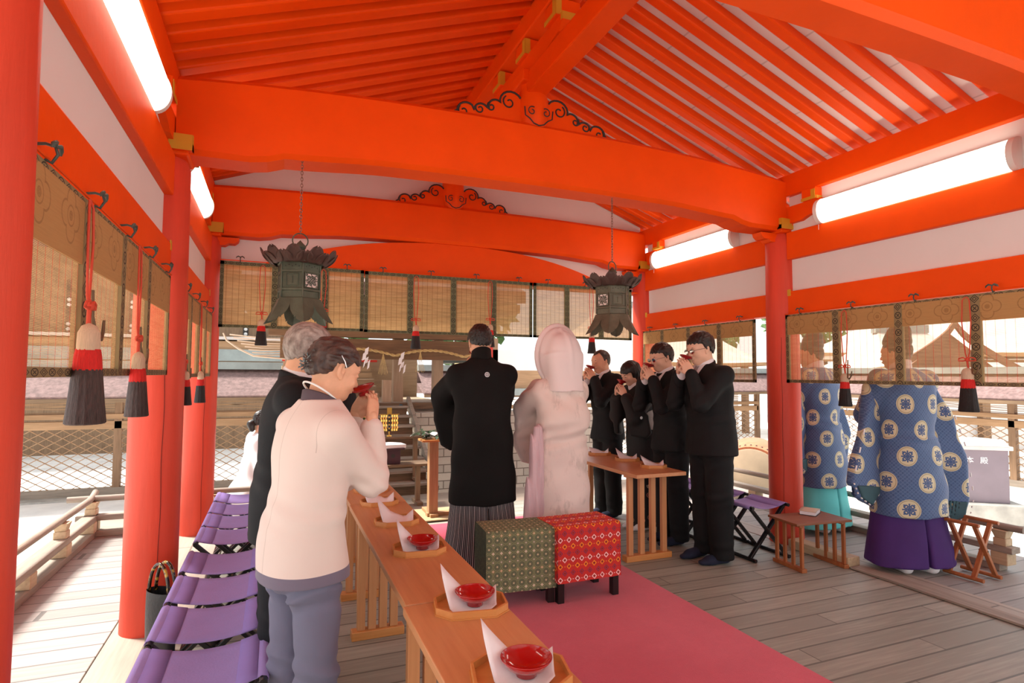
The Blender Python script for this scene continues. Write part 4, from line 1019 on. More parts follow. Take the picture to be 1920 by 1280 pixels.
# ================================================================ drum, money box, far roofs
mat('drum_skin', srgb(206, 188, 158), .7, var=.18, vs=3)
wood('drum_wood', srgb(176, 96, 60), srgb(214, 140, 100), 'x', .4)
t = thing('taiko_drum', 'large barrel drum with a pale skin head, half hidden by the right pillar', 'drum', (6.12, 6.25, -.8))
ax = Vector((-.75, -.66, 0)).to_track_quat('Z', 'Y').to_matrix(); c0 = Vector((0, 0, .86))
MB().lathe([(.42, .40), (.47, .25), (.50, 0), (.49, -.2), (.44, -.45)], c0, 40, ax=ax).build('barrel', 'drum_wood', t)
MB().lathe([(.0005, .405), (.38, .403), (.415, .395), (.425, .34)], c0, 40, ax=ax).build('drum_head', 'drum_skin', t)
for k in range(40):
    for q in range(2):
        a = 2*PI*(k+.5*q)/40; p = c0+ax @ Vector((.437+.010*q, 0, 0)).copy() if 0 else c0+ax @ Vector(((.435+.012*q)*math.cos(a), (.435+.012*q)*math.sin(a), .345-.035*q))
        MB().lathe([(.013, -.006), (.013, .006), (.0005, .014)], p, 8, ax=ax).build('tack', 'iron_dark', t) if k % 1 == 0 and q == 0 else None
f = MB()
for s in (-1, 1): f.bx(s*.36-.04, s*.36+.04, -.3, .3, 0, .40); f.bar((s*.36, -.28, .05), (-s*.36, -.28, .40), .05, .05); f.bar((s*.36, .28, .05), (-s*.36, .28, .40), .05, .05)
f.build('drum_cradle', 'wood_old', t)
mat('box_grey', srgb(128, 114, 122), .45, metal=.2, var=.08, vs=3)
mat('text_white', (.9, .88, .88), .6, var=0)
t = thing('money_box', 'grey metal offertory box with white characters on a stone plinth, at the right edge', 'offertory box', (10.22, 6.04, -.8), -.62)
MB().bx(-1.35, .62, -.55, .55, .0, .30).build('stone_plinth', 'stone', t, bev=.02)
MB().bx(-1.15, .45, -.42, .42, .30, 1.12).build('box_body', 'box_grey', t, bev=.01)
MB().bx(-1.20, .50, -.46, .46, 1.10, 1.16).build('lid', 'bright_roof', t, bev=.01)
MB().prism([(-.46, 1.16), (.46, 1.16), (.46, 1.21), (-.3, 1.25)], YZ, -1.15, .45).build('sloped_cover', 'bright_roof', t)
MB().lathe([(.03, 0), (.03, .05), (.0005, .055)], (.45, .05, .98), 14, ax=Vector((1, 0, 0)).to_track_quat('Z', 'Y').to_matrix()).build('lock', 'iron_green', t)
for k, ch in enumerate('御本殿'):
    c_ = bpy.data.curves.new('lettering', 'FONT'); c_.body = ch; c_.size = .11; c_.extrude = .001
    tmp = bpy.data.objects.new('lettering', c_); me = bpy.data.meshes.new_from_object(tmp); bpy.data.objects.remove(tmp)
    o = bpy.data.objects.new('painted_character', me); COL.objects.link(o); o.parent = t; me.materials.clear(); me.materials.append(MATS['text_white'])
    o.location = (-.31+.19*k, -.423, .90); o.rotation_euler = (PI/2, 0, 0)

def pavilion(x, y, w, d, z0, z1, z2, label, rz, m='bright_roof'):
    t = thing('shrine_pavilion', label, 'building', (x, y, -.8), rz)
    P = []
    for k in range(9):
        q = k/8; s = 1-q; zz = lerp(z0, z1, q**1.5) ; hw = lerp(w, w*.45, q); hd = lerp(d, 0.05, q)
        P.append([(-hw, -hd, zz+.12*s), (0, -hd, zz), (hw, -hd, zz+.12*s), (hw, 0, zz), (hw, hd, zz+.12*s), (0, hd, zz), (-hw, hd, zz+.12*s), (-hw, 0, zz)])
    m_ = MB(); m_.grid(P, False, True); m_.add(P[0], [tuple(range(8))[::-1]]); m_.build('curved_roof', m, t)
    MB().bx(-w*.5, w*.5, -.12, .12, z1-.05, z1+.18).build('roof_ridge', 'copper_roof', t)
    MB().grid([[(a[0]*1.0, a[1]*1.0, a[2]+dz) for a in P[0]] for dz in (-.10, .02)], False, True).build('eave_edge', 'wood_mid', t)
    for sx in (-.75, .75):
        for sy in (-.75, .75): MB().bx(sx*w-.1, sx*w+.1, sy*d-.1, sy*d+.1, 0, z0+.05).build('pillar', 'wood_mid_z', t)
    MB().bx(-w*.7, w*.7, -d*.7, d*.7, 0, z0-.4).build('wall_body', 'plaster', t)
pavilion(16.6, 11.3, 1.5, 2.0, 2.35, 3.5, 0, 'far pavilion with a curved roof seen through the blind behind the priests', -.40)
pv = [o for o in bpy.data.objects if o.name.startswith('shrine_pavilion')][0]
mat('wood_dusk', srgb(120, 84, 66), .8, var=.2, vs=4)
for s in (-1, 1):
    MB().grid([[(s*u, yy, z+h) for h in (-.09, .09)] for yy in (-2.12, -2.04) for u, z in [(1.75*k/10, 3.55-1.25*(k/10)**.72) for k in range(11)]][:11], False).build('curved_bargeboard', 'wood_dusk', pv, solid=.08)
MB().prism([(-1.2, 2.35), (1.2, 2.35), (0, 3.3)], XZ, -1.95, -1.9).build('gable_wall', 'wood_dusk', pv)
pavilion(24, 12, 6.5, 4.5, 2.9, 5.6, 0, 'wide pale-roofed building at the far right beyond the fence', -1.1)
pavilion(13.5, 19.5, 4.2, 3.0, 2.6, 4.9, 0, 'pale-roofed building far behind the right lantern', .1)
t = thing('cast_wall', 'white plaster wall under a beam, behind the balding man', 'wall', (4.4, 12.0, -.8))
MB().bx(0, 4, 0, .1, 2.3, 2.75).build('plaster_band', 'plaster', t); MB().bx(0, 4, 0, .12, 1.9, 2.3).build('wood_panel', 'wood_mid', t); MB().bx(0, 4, -.1, .2, 1.75, 1.9).build('grey_band', 'copper_roof', t)
for x in (0.05, 3.95): MB().bx(x-.08, x+.08, 0, .16, 0, 3).build('post', 'wood_mid_z', t)
# trees
mat('foliage', srgb(92, 120, 70), .8, var=.5, vs=3)
mat('trunk', srgb(90, 70, 56), .9, var=.3, vs=10)
def tree(x, y, h, r, label, seed):
    rg = random.Random(seed); t = thing('tree', label, 'tree', (x, y, -.8), 0, 'trees beyond the fences')
    MB().tube([(0, 0, 0), (.1, 0, h*.4), (0, .1, h*.75)], [.2, .15, .06], 10).build('trunk', 'trunk', t)
    m = MB()
    for k in range(900):
        a = rg.uniform(0, 2*PI); b = rg.uniform(-1, 1); q = rg.uniform(.55, 1)**.5; c = Vector((r*q*math.cos(a)*math.sqrt(1-b*b), r*q*math.sin(a)*math.sqrt(1-b*b), h*.68+h*.34*q*b))
        n = Vector((rg.uniform(-1, 1), rg.uniform(-1, 1), rg.uniform(-1, 1))).normalized(); s = n.orthogonal()*rg.uniform(.12, .26); u = n.cross(s)
        m.add([c-s-u*.5, c+s-u*.4, c+s*.6+u, c-s*.5+u*.7], [(0, 1, 2, 3)])
    m.build('crown', 'foliage', t)
for i, (x, y, h, r) in enumerate(((8, 27, 8, 3), (21, 26, 8, 3), (-5, 32, 9, 3.2), (-14, 31, 9, 3.4), (30, 25, 9, 3.4), (2, 28, 9, 3.2))):
    tree(x, y, h, r, 'leafy green tree beyond the shrine roofs, '+('behind the right lantern', 'behind the right pillar', 'beyond the left fence', 'at the far left beyond the fence', 'at the far right beyond the roofs', 'behind the main shrine')[i], i)
# folding stool and flowers near the shrine maiden
t = thing('flower_stand', 'small bunch of red and yellow flowers beside the white-robed maiden', 'flowers', (-1.75, 9.6, -.8))
MB().tube([(0, 0, 0), (0, 0, .75)], .03, 8).build('stand', 'wood_grey', t)
mat('petal_red', srgb(200, 50, 60), .6, var=.1); mat('petal_yellow', srgb(230, 180, 60), .6, var=.1)
for k in range(14):
    a = k*2.4; MB().lathe([(.0005, -.02), (.03, -.008), (.035, .01), (.0005, .02)], (.07*math.cos(a)*(k % 3)*.6, .07*math.sin(a), .78+.03*(k % 5)), 8).build('blossom', 'petal_red' if k % 2 else 'petal_yellow', t)
# ================================================================ implicit surfaces for people and cloth
A_ = lambda *v: np.array(v, 'f4')
def nrm(v): v = np.asarray(v, 'f8'); return v/np.linalg.norm(v)
def cone(a, b, ra, rb, fl=None):
    a = np.asarray(a, 'f4'); b = np.asarray(b, 'f4')
    def f(P):
        q = P-a; sc = 1.0
        if fl is not None:
            n, k = np.asarray(nrm(fl[0]), 'f4'), fl[1]; q = q+(q@n)[..., None]*n*(1/k-1); sc = k if k < 1 else 1
        d = b-a; t = np.clip((q@d)/float(d@d), 0, 1); r = ra+(rb-ra)*t
        return (np.linalg.norm(q-t[..., None]*d, axis=-1)-r)*sc
    m = max(ra, rb)*(max(1, fl[1]) if fl is not None else 1)
    return f, np.minimum(a, b)-m, np.maximum(a, b)+m
def chain(pts, rs, fl=None): return [cone(pts[i], pts[i+1], rs[i], rs[i+1], fl) for i in range(len(pts)-1)]
def ell(c, r, R=None):
    c = np.asarray(c, 'f4'); r = np.asarray(r, 'f4'); M = np.eye(3, dtype='f4') if R is None else np.asarray(R, 'f4')
    def f(P):
        q = (P-c)@M; k0 = np.linalg.norm(q/r, axis=-1); k1 = np.linalg.norm(q/(r*r), axis=-1); return k0*(k0-1)/np.maximum(k1, 1e-6)
    m = float(r.max()) if R is not None else r
    return f, c-m, c+m
def loft(zs, cx, cy, rx, ry, pw=2.2, wave=None):
    "vertical body: elliptic sections along z"
    zs = np.asarray(zs, 'f4'); z0, z1 = float(zs[0]), float(zs[-1])
    def sm(v, z):
        v = np.asarray(v, 'f4')*np.ones_like(zs); i = np.clip(np.searchsorted(zs, z)-1, 0, len(zs)-2); t = np.clip((z-zs[i])/(zs[i+1]-zs[i]), 0, 1)
        m = np.gradient(v, zs); h = zs[i+1]-zs[i]; t2 = t*t; t3 = t2*t
        return (2*t3-3*t2+1)*v[i]+(t3-2*t2+t)*h*m[i]+(-2*t3+3*t2)*v[i+1]+(t3-t2)*h*m[i+1]
    def f(P):
        z = P[..., 2]; zl = z[0, 0, :]; X = sm(cx, zl); Y = sm(cy, zl); RX = sm(rx, zl); RY = sm(ry, zl)
        u = (P[..., 0]-X); v = (P[..., 1]-Y); w = 1.0
        if wave is not None: w = 1+wave(np.arctan2(v/RY, u/RX), z)
        q = ((np.abs(u)/(RX*w))**pw+(np.abs(v)/(RY*w))**pw)**(1/pw)
        d = (q-1)*np.minimum(RX, RY)
        return np.maximum(d, np.maximum(z0-z, z-z1)).astype('f4')
    cx_, cy_, rx_, ry_ = [np.asarray(v, 'f4')*np.ones_like(zs) for v in (cx, cy, rx, ry)]
    return f, np.array([(cx_-rx_).min()-.03, (cy_-ry_).min()-.03, z0]), np.array([(cx_+rx_).max()+.03, (cy_+ry_).max()+.03, z1])
def slab(poly, o, U, V, th, rd=.01):
    "rounded flat polygon: points (u,v) in the plane o+uU+vV, half thickness th"
    o = np.asarray(o, 'f4'); U = nrm(U); V = nrm(V-np.dot(V, U)*U); N = np.cross(U, V); U, V, N = [k.astype('f4') for k in (U, V, N)]; pl = np.asarray(poly, 'f4')
    def f(P):
        q = P-o; x = q@U; y = q@V; w = q@N; d = np.full(x.shape, 1e9, 'f4'); s = np.ones(x.shape, 'f4')
        for i in range(len(pl)):
            a = pl[i]; b = pl[i-1]; ex, ey = b-a; wx = x-a[0]; wy = y-a[1]; t = np.clip((wx*ex+wy*ey)/(ex*ex+ey*ey), 0, 1)
            d = np.minimum(d, (wx-ex*t)**2+(wy-ey*t)**2)
            c1 = y >= a[1]; c2 = y < b[1]; c3 = ex*wy > ey*wx; al = c1 & c2 & c3 | ~c1 & ~c2 & ~c3; s = np.where(al, -s, s)
        d = s*np.sqrt(d)+rd; g = np.abs(w)-th+rd
        return np.minimum(np.maximum(d, g), 0)+np.sqrt(np.maximum(d, 0)**2+np.maximum(g, 0)**2)-rd
    C = np.array([o+U*p[0]+V*p[1] for p in pl]); return f, C.min(0)-th-rd, C.max(0)+th+rd
class Field:
    def __init__(s, h): s.h = h; s.ops = []
    def add(s, p, k=.012, op='u'):
        for q in (p if isinstance(p, list) else [p]): s.ops.append((q, k, op))
        return s
    def sub(s, p, k=.008): return s.add(p, k, 's')
    def solve(s, disp=None, clip=None):
        us = [o for o in s.ops if o[2] == 'u']; h = s.h
        lo = np.min([o[0][1] for o in us], 0)-4*h; hi = np.max([o[0][2] for o in us], 0)+4*h
        if disp: lo -= .01; hi += .01
        n = np.ceil((hi-lo)/h).astype(int)+1
        ax = [(lo[i]+h*np.arange(n[i])).astype('f4') for i in range(3)]
        F = np.full(n, .2, 'f4'); G = lambda sl: np.stack(np.meshgrid(*[a[q] for a, q in zip(ax, sl)], indexing='ij'), -1)
        for (f, a, b), k, op in s.ops:
            pad = max(k, 0)+3*h; sl = []
            for i in range(3):
                i0 = int(max(0, (a[i]-pad-lo[i])/h)); i1 = int(min(n[i], (b[i]+pad-lo[i])/h+2)); sl.append(slice(i0, max(i0, i1)))
            sl = tuple(sl)
            if any(q.stop <= q.start for q in sl): continue
            d = f(G(sl)); c = F[sl]
            if op == 'u': hh = np.maximum(k-np.abs(c-d), 0)/max(k, 1e-6); F[sl] = np.minimum(c, d)-hh*hh*k*.25
            else: d = -d; hh = np.maximum(k-np.abs(c-d), 0)/max(k, 1e-6); F[sl] = np.maximum(c, d)+hh*hh*k*.25
        if disp or clip:
            full = (slice(None),)*3; P = G(full)
            if disp: F = F+disp(P).astype('f4')
            if clip: F = np.maximum(F, clip(P).astype('f4'))
        F[0] = F[-1] = .1; F[:, 0] = F[:, -1] = .1; F[:, :, 0] = F[:, :, -1] = .1
        return nets(F, lo, h)
def nets(F, lo, h):
    S = F < 0; c = np.zeros(tuple(k-1 for k in F.shape), 'i1')
    cor = [(i, j, k) for i in (0, 1) for j in (0, 1) for k in (0, 1)]
    sh = lambda A, o: A[o[0]:A.shape[0]-1+o[0], o[1]:A.shape[1]-1+o[1], o[2]:A.shape[2]-1+o[2]]
    for o in cor: c += sh(S, o)
    act = (c > 0) & (c < 8); I = np.argwhere(act); idx = np.full(c.shape, -1, 'i4'); idx[act] = np.arange(len(I))
    pos = np.zeros((len(I), 3), 'f4'); cnt = np.zeros(len(I), 'f4')
    val = {o: F[I[:, 0]+o[0], I[:, 1]+o[1], I[:, 2]+o[2]] for o in cor}
    for a in cor:
        for ax in range(3):
            if a[ax]: continue
            b = list(a); b[ax] = 1; b = tuple(b); va, vb = val[a], val[b]; m = (va < 0) != (vb < 0); t = np.where(m, va/np.where(m, va-vb, 1), 0)
            for q in range(3): pos[:, q] += np.where(m, a[q]+(t if q == ax else 0), 0)
            cnt += m
    V = (lo+h*(I+pos/cnt[:, None])).astype('f4'); Q = []
    for ax in range(3):
        A = np.take(S, range(0, S.shape[ax]-1), ax); B = np.take(S, range(1, S.shape[ax]), ax); E_ = np.argwhere(A != B); o1, o2 = (ax+1) % 3, (ax+2) % 3
        s0 = A[E_[:, 0], E_[:, 1], E_[:, 2]]; cs = []
        for d1, d2 in ((1, 1), (0, 1), (0, 0), (1, 0)):
            K = E_.copy(); K[:, o1] -= d1; K[:, o2] -= d2; cs.append(idx[K[:, 0], K[:, 1], K[:, 2]])
        q = np.stack(cs, 1); q[~s0] = q[~s0][:, ::-1]; Q.append(q[(q >= 0).all(1)])
    return V, np.concatenate(Q)
def relax(V, Q, it=1, k=.5):
    for _ in range(it):
        A = np.zeros_like(V); n = np.zeros(len(V), 'f4')
        for a, b in ((0, 1), (1, 2), (2, 3), (3, 0)):
            for u, v in ((a, b), (b, a)): np.add.at(A, Q[:, u], V[Q[:, v]]); np.add.at(n, Q[:, u], 1)
        V = V*(1-k)+k*A/np.maximum(n, 1)[:, None]
    return V
def mesh_obj(name, parts, m, parent=None, scale=1.0, xf=None, pat=None, it=1):
    "parts: list of (V,Q) islands joined in ONE mesh"
    Vs = []; Qs = []; n = 0
    for V, Q in parts:
        V = relax(V, Q, it) if it else V
        Vs.append(V); Qs.append(Q+n); n += len(V)
    V = np.concatenate(Vs); Q = np.concatenate(Qs); pc = pat(V) if pat else None
    if xf is not None: V = V@np.asarray(xf[0], 'f4').T+np.asarray(xf[1], 'f4')
    V = (V*scale).astype('f4'); me = bpy.data.meshes.new(name); me.vertices.add(len(V)); me.vertices.foreach_set('co', V.ravel())
    me.loops.add(Q.size); me.polygons.add(len(Q)); me.polygons.foreach_set('loop_start', np.arange(0, Q.size, 4, dtype='i4')); me.loops.foreach_set('vertex_index', Q.ravel().astype('i4'))
    me.polygons.foreach_set('use_smooth', np.ones(len(Q), bool)); me.update(calc_edges=True); me.validate()
    me.materials.append(MATS[m] if isinstance(m, str) else m)
    if pc is not None: at = me.attributes.new('pat', 'FLOAT_VECTOR', 'POINT'); at.data.foreach_set('vector', pc.astype('f4').ravel())
    o = bpy.data.objects.new(name, me); COL.objects.link(o)
    if parent: o.parent = parent
    return o
def waves(seed, n, f0, f1, amp, an=(1, 1, 1)):
    r = np.random.RandomState(seed); K = r.randn(n, 3); K /= np.linalg.norm(K, axis=1)[:, None]; K *= r.uniform(f0, f1, n)[:, None]*np.array(an); ph = r.uniform(0, 6.28, n)
    def f(P):
        s = 0
        for k, p in zip(K.astype('f4'), ph): s = s+np.sin(P@k+np.float32(p))
        return s*(amp/math.sqrt(n))
    return f
def rotm(px=0, py=0, pz=0):
    cx, sx, cy, sy, cz, sz = math.cos(px), math.sin(px), math.cos(py), math.sin(py), math.cos(pz), math.sin(pz)
    return np.array([[cz, -sz, 0], [sz, cz, 0], [0, 0, 1]])@np.array([[1, 0, 0], [0, cx, -sx], [0, sx, cx]])@np.array([[cy, 0, sy], [0, 1, 0], [-sy, 0, cy]])
def ik(S, W, l1, l2, pole):
    S, W = np.asarray(S, float), np.asarray(W, float); d = W-S; L = min(np.linalg.norm(d), (l1+l2)*.995); u = d/np.linalg.norm(d); a = (l1*l1-l2*l2+L*L)/(2*L); hgt = math.sqrt(max(0, l1*l1-a*a))
    p = np.asarray(pole, float); p = p-u*np.dot(p, u); p /= np.linalg.norm(p); return S+u*a+p*hgt, S+u*L

# ---------------------------------------------------------------- heads, hands, bodies
def head_field(neck, woman=False, age=0):
    "head frame: origin between the ears, +Y face, +Z crown; neck = end point of the neck in this frame"
    f = Field(.0032); w = .95 if woman else 1
    f.add(ell((0, -.014, .030), (.0745*w, .094, .083)), .01)
    f.add(ell((0, .022, -.028), (.060*w, .068, .074)), .03)
    f.add(ell((0, .030, .030), (.062*w, .062, .055)), .02)
    for s in (-1, 1):
        f.add(ell((s*.034, .060, -.030), (.026, .022, .026)), .018)
        f.add(ell((s*.043*w, .008, -.062), (.017, .030, .022)), .03)
    f.add(ell((0, .062, -.086), (.023, .019, .018)), .03)
    f.add(ell((0, .074, .022), (.046, .015, .010)), .016)
    for s in (-1, 1): f.sub(ell((s*.032, .098, .003), (.017, .015, .012)), .016)
    for s in (-1, 1): f.add(ell((s*.031, .0745, .001), (.0165, .0125, .010)), .005)
    f.add(cone((0, .082, .010), (0, .103, -.026), .0065, .0095), .010)
    f.add(ell((0, .100, -.028), (.010, .010, .009)), .006)
    for s in (-1, 1): f.add(ell((s*.011, .093, -.031), (.0075, .009, .0065)), .006)
    f.add(ell((0, .083, -.052), (.022, .012, .012)), .012)
    f.add(ell((0, .091, -.0515), (.0215, .0075, .0042)), .003); f.add(ell((0, .089, -.0605), (.018, .0075, .005)), .003)
    f.sub(ell((0, .098, -.056), (.022, .010, .0009)), .002)
    for s in (-1, 1):
        R = rotm(.15, 0, s*.35); f.add(ell((s*.074*w, -.006, -.004), (.009, .019, .031), R), .004)
        f.sub(ell((s*.083*w, .000, .001), (.008, .010, .018), R), .004); f.add(ell((s*.072*w, .006, -.004), (.007, .005, .009)), .003)
        f.add(ell((s*.072*w, .003, -.030), (.006, .008, .009)), .004)
    nr = .046 if woman else .056
    f.add(cone((0, -.028, -.035), neck, nr, nr*1.08), .025)
    f.add(cone((0, .030, -.075), tuple(np.array(neck)+[0, .015, .01]), .030, .040), .03)
    return f
def wrinkle(P): return .0006*np.sin(P[..., 2]*420)*(P[..., 2] > .035)*(P[..., 1] > .05)
def hair_short(top=.016, back=-.070, side=-.02, front=.050, tuft=.004, recede=0, seed=1, fr=.0):
    f = Field(.0042); f.add(ell((0, -.016, .036), (.0775+top*.5, .098+top*.5, .080+top)), .01); f.add(ell((0, -.045, -.010), (.064+top*.3, .056+top*.3, .060)), .03)
    w1 = waves(seed, 16, 260, 620, tuft*.55, (1, .35, .8)); w2 = waves(seed+5, 6, 50, 110, tuft*.5)
    def clip(P):
        x, y, z = P[..., 0], P[..., 1], P[..., 2]
        wob = .004*np.sin(x*260+seed)+.003*np.sin(y*330)
        face = np.minimum(front+recede*np.exp(-(np.abs(x)-.035)**2/.0006)+wob+.10*np.maximum(0, .075-y)*0 - z, 9)        # above the hairline
        # line sloping down from the forehead to in front of the ears, then round the ear to the nape
        line = np.where(y > .03, front-.0+recede*np.exp(-(np.abs(x)-.04)**2/.0005), np.where(y > -.004, np.interp(y, [-.004, .03], [side, front]), np.where(y > -.030, .018, np.interp(y, [-.10, -.03], [back, back+.045]))))+wob
        return line-z
    return f.solve(lambda P: w1(P)+w2(P)*.7, clip)
def hand(wrist, fdir, palm, thumb_side, curls=(.5, .5, .5, .5), spread=.012, sc=1.0, tcurl=.3, h=.0027):
    "fdir: fingers, palm: palm normal, thumb_side +1/-1 along fdir x palm"
    W = np.asarray(wrist, float); f = nrm(fdir); n = nrm(np.asarray(palm, float)-f*np.dot(palm, f)); s = np.cross(f, n)*thumb_side
    F = Field(h); q = lambda a, b, c: W+(f*a+s*b+n*c)*sc
    R_ = np.stack([s, f, n], 1)
    F.add(ell(q(.045, .0, 0), (.037*sc, .050*sc, .0145*sc), R_), .01); F.add(ell(q(.060, .006, 0), (.036*sc, .034*sc, .0125*sc), R_), .01)
    F.add(cone(q(-.05, 0, 0), q(.02, 0, 0), .0255*sc, .026*sc, (n, .72)), .015)
    for i, (b, L, r) in enumerate(((.029, .070, .0086), (.0098, .078, .0088), (-.0095, .072, .0084), (-.028, .057, .0074))):
        p = q(.082-abs(b-.008)*.25, b, 0); ang = curls[i]; a = ang*.45; dirv = f; side = (b/.03)*spread*8
        d0 = nrm(f*math.cos(a)+n*math.sin(a)+s*side*.12); p0 = q(.050, b*.8, 0)
        F.add(cone(p0, p, r*1.12*sc, r*1.08*sc), .006)
        for j, (fr_, da) in enumerate(((.45, .0), (.31, ang*.8), (.24, ang*.6))):
            a += da; d0 = nrm(f*math.cos(a)+n*math.sin(a)+s*side*.10); p1 = p+d0*L*fr_*sc; F.add(cone(p, p1, r*(1-.07*j)*sc, r*(.93-.07*j)*sc), .0035); p = p1
    a = tcurl; p0 = q(.012, .024, .006); p1 = q(.042, .046, .012+.01*a); p2 = p1+nrm(f*.75+s*(.45-.5*a)+n*(.25+.5*a))*.032*sc; p3 = p2+nrm(f*.85+s*(.2-.6*a)+n*(.2+.6*a))*.027*sc
    F.add(cone(p0, p1, .0155*sc, .0125*sc), .012); F.add(cone(p1, p2, .0112*sc, .0098*sc), .004); F.add(cone(p2, p3, .0098*sc, .0078*sc), .004)
    return F.solve()
mat('skin', srgb(222, 170, 138), .5, var=.06, vs=20, spec=.35, sss=.12, bs=.05, bscale=200)
mat('skin_pale', srgb(228, 182, 154), .5, var=.05, vs=20, spec=.35, sss=.12)
mat('skin_aged', srgb(226, 172, 138), .5, var=.08, vs=26, spec=.35, sss=.12, bs=.12, bscale=120)
def hairmat(name, a, b, rough=.42):
    def fn(nt, bs_):
        n = noise(nt, 30, sc3=(3, 1, .8), detail=6); bump(nt, noise(nt, 90, sc3=(3, .6, 1), detail=3), .5, .004); return mixc(nt, (n-.35)*2.2, a, b)
    return mat(name, a, rough, fn=fn, var=0, spec=.45)
hairmat('hair_black', (.010, .008, .007), (.028, .022, .018)); hairmat('hair_grey', srgb(120, 108, 100), srgb(196, 184, 174), .6); hairmat('hair_brown_grey', srgb(52, 38, 34), srgb(104, 84, 74), .45); hairmat('hair_salt', srgb(34, 26, 22), srgb(92, 74, 62))
mat('cloth_black', (.0075, .0075, .0080), .75, var=.25, vs=3, spec=.25, bs=.1, bscale=200)
def suit_fn(nt, b):
    (x, y, z), src = coords(nt, 'pat'); v = (x.ab() < (z-1.17)*.24)*(y > .04); tie = (x.ab() < .022)*v; lap = (((x.ab()-(z-1.17)*.24-.035).ab() < .0025)*(z > 1.17)+((x-.012).ab() < .0015)*(z < 1.17))*(y > .04)
    return mixc(nt, tie, mixc(nt, v, mixc(nt, lap, (.0085, .0085, .009), (.002, .002, .002)), (.80, .78, .80)), (.35, .35, .37))
mat('cloth_suit', (.0085, .0085, .009), .75, fn=suit_fn, var=.15, vs=3, spec=.25, bs=.1, bscale=200)
mat('cloth_black_kimono', (.009, .007, .0065), .85, var=.2, vs=3, spec=.15)
mat('shirt_white', (.80, .78, .80), .7, var=.03)
mat('sock_navy', srgb(24, 30, 52), .9, var=.1); mat('tabi_white', (.82, .80, .80), .8, var=.03)
mat('frame_black', (.02, .015, .015), .3, var=0); mat('frame_silver', (.6, .6, .6), .25, metal=1, var=0)
mat('lens', (1, 1, 1), .02, var=0, trans=1.0)
mat('lash', (.02, .015, .012), .6, var=0); mat('lip', srgb(186, 110, 98), .5, var=.05)
UPA, FOA = .285, .245
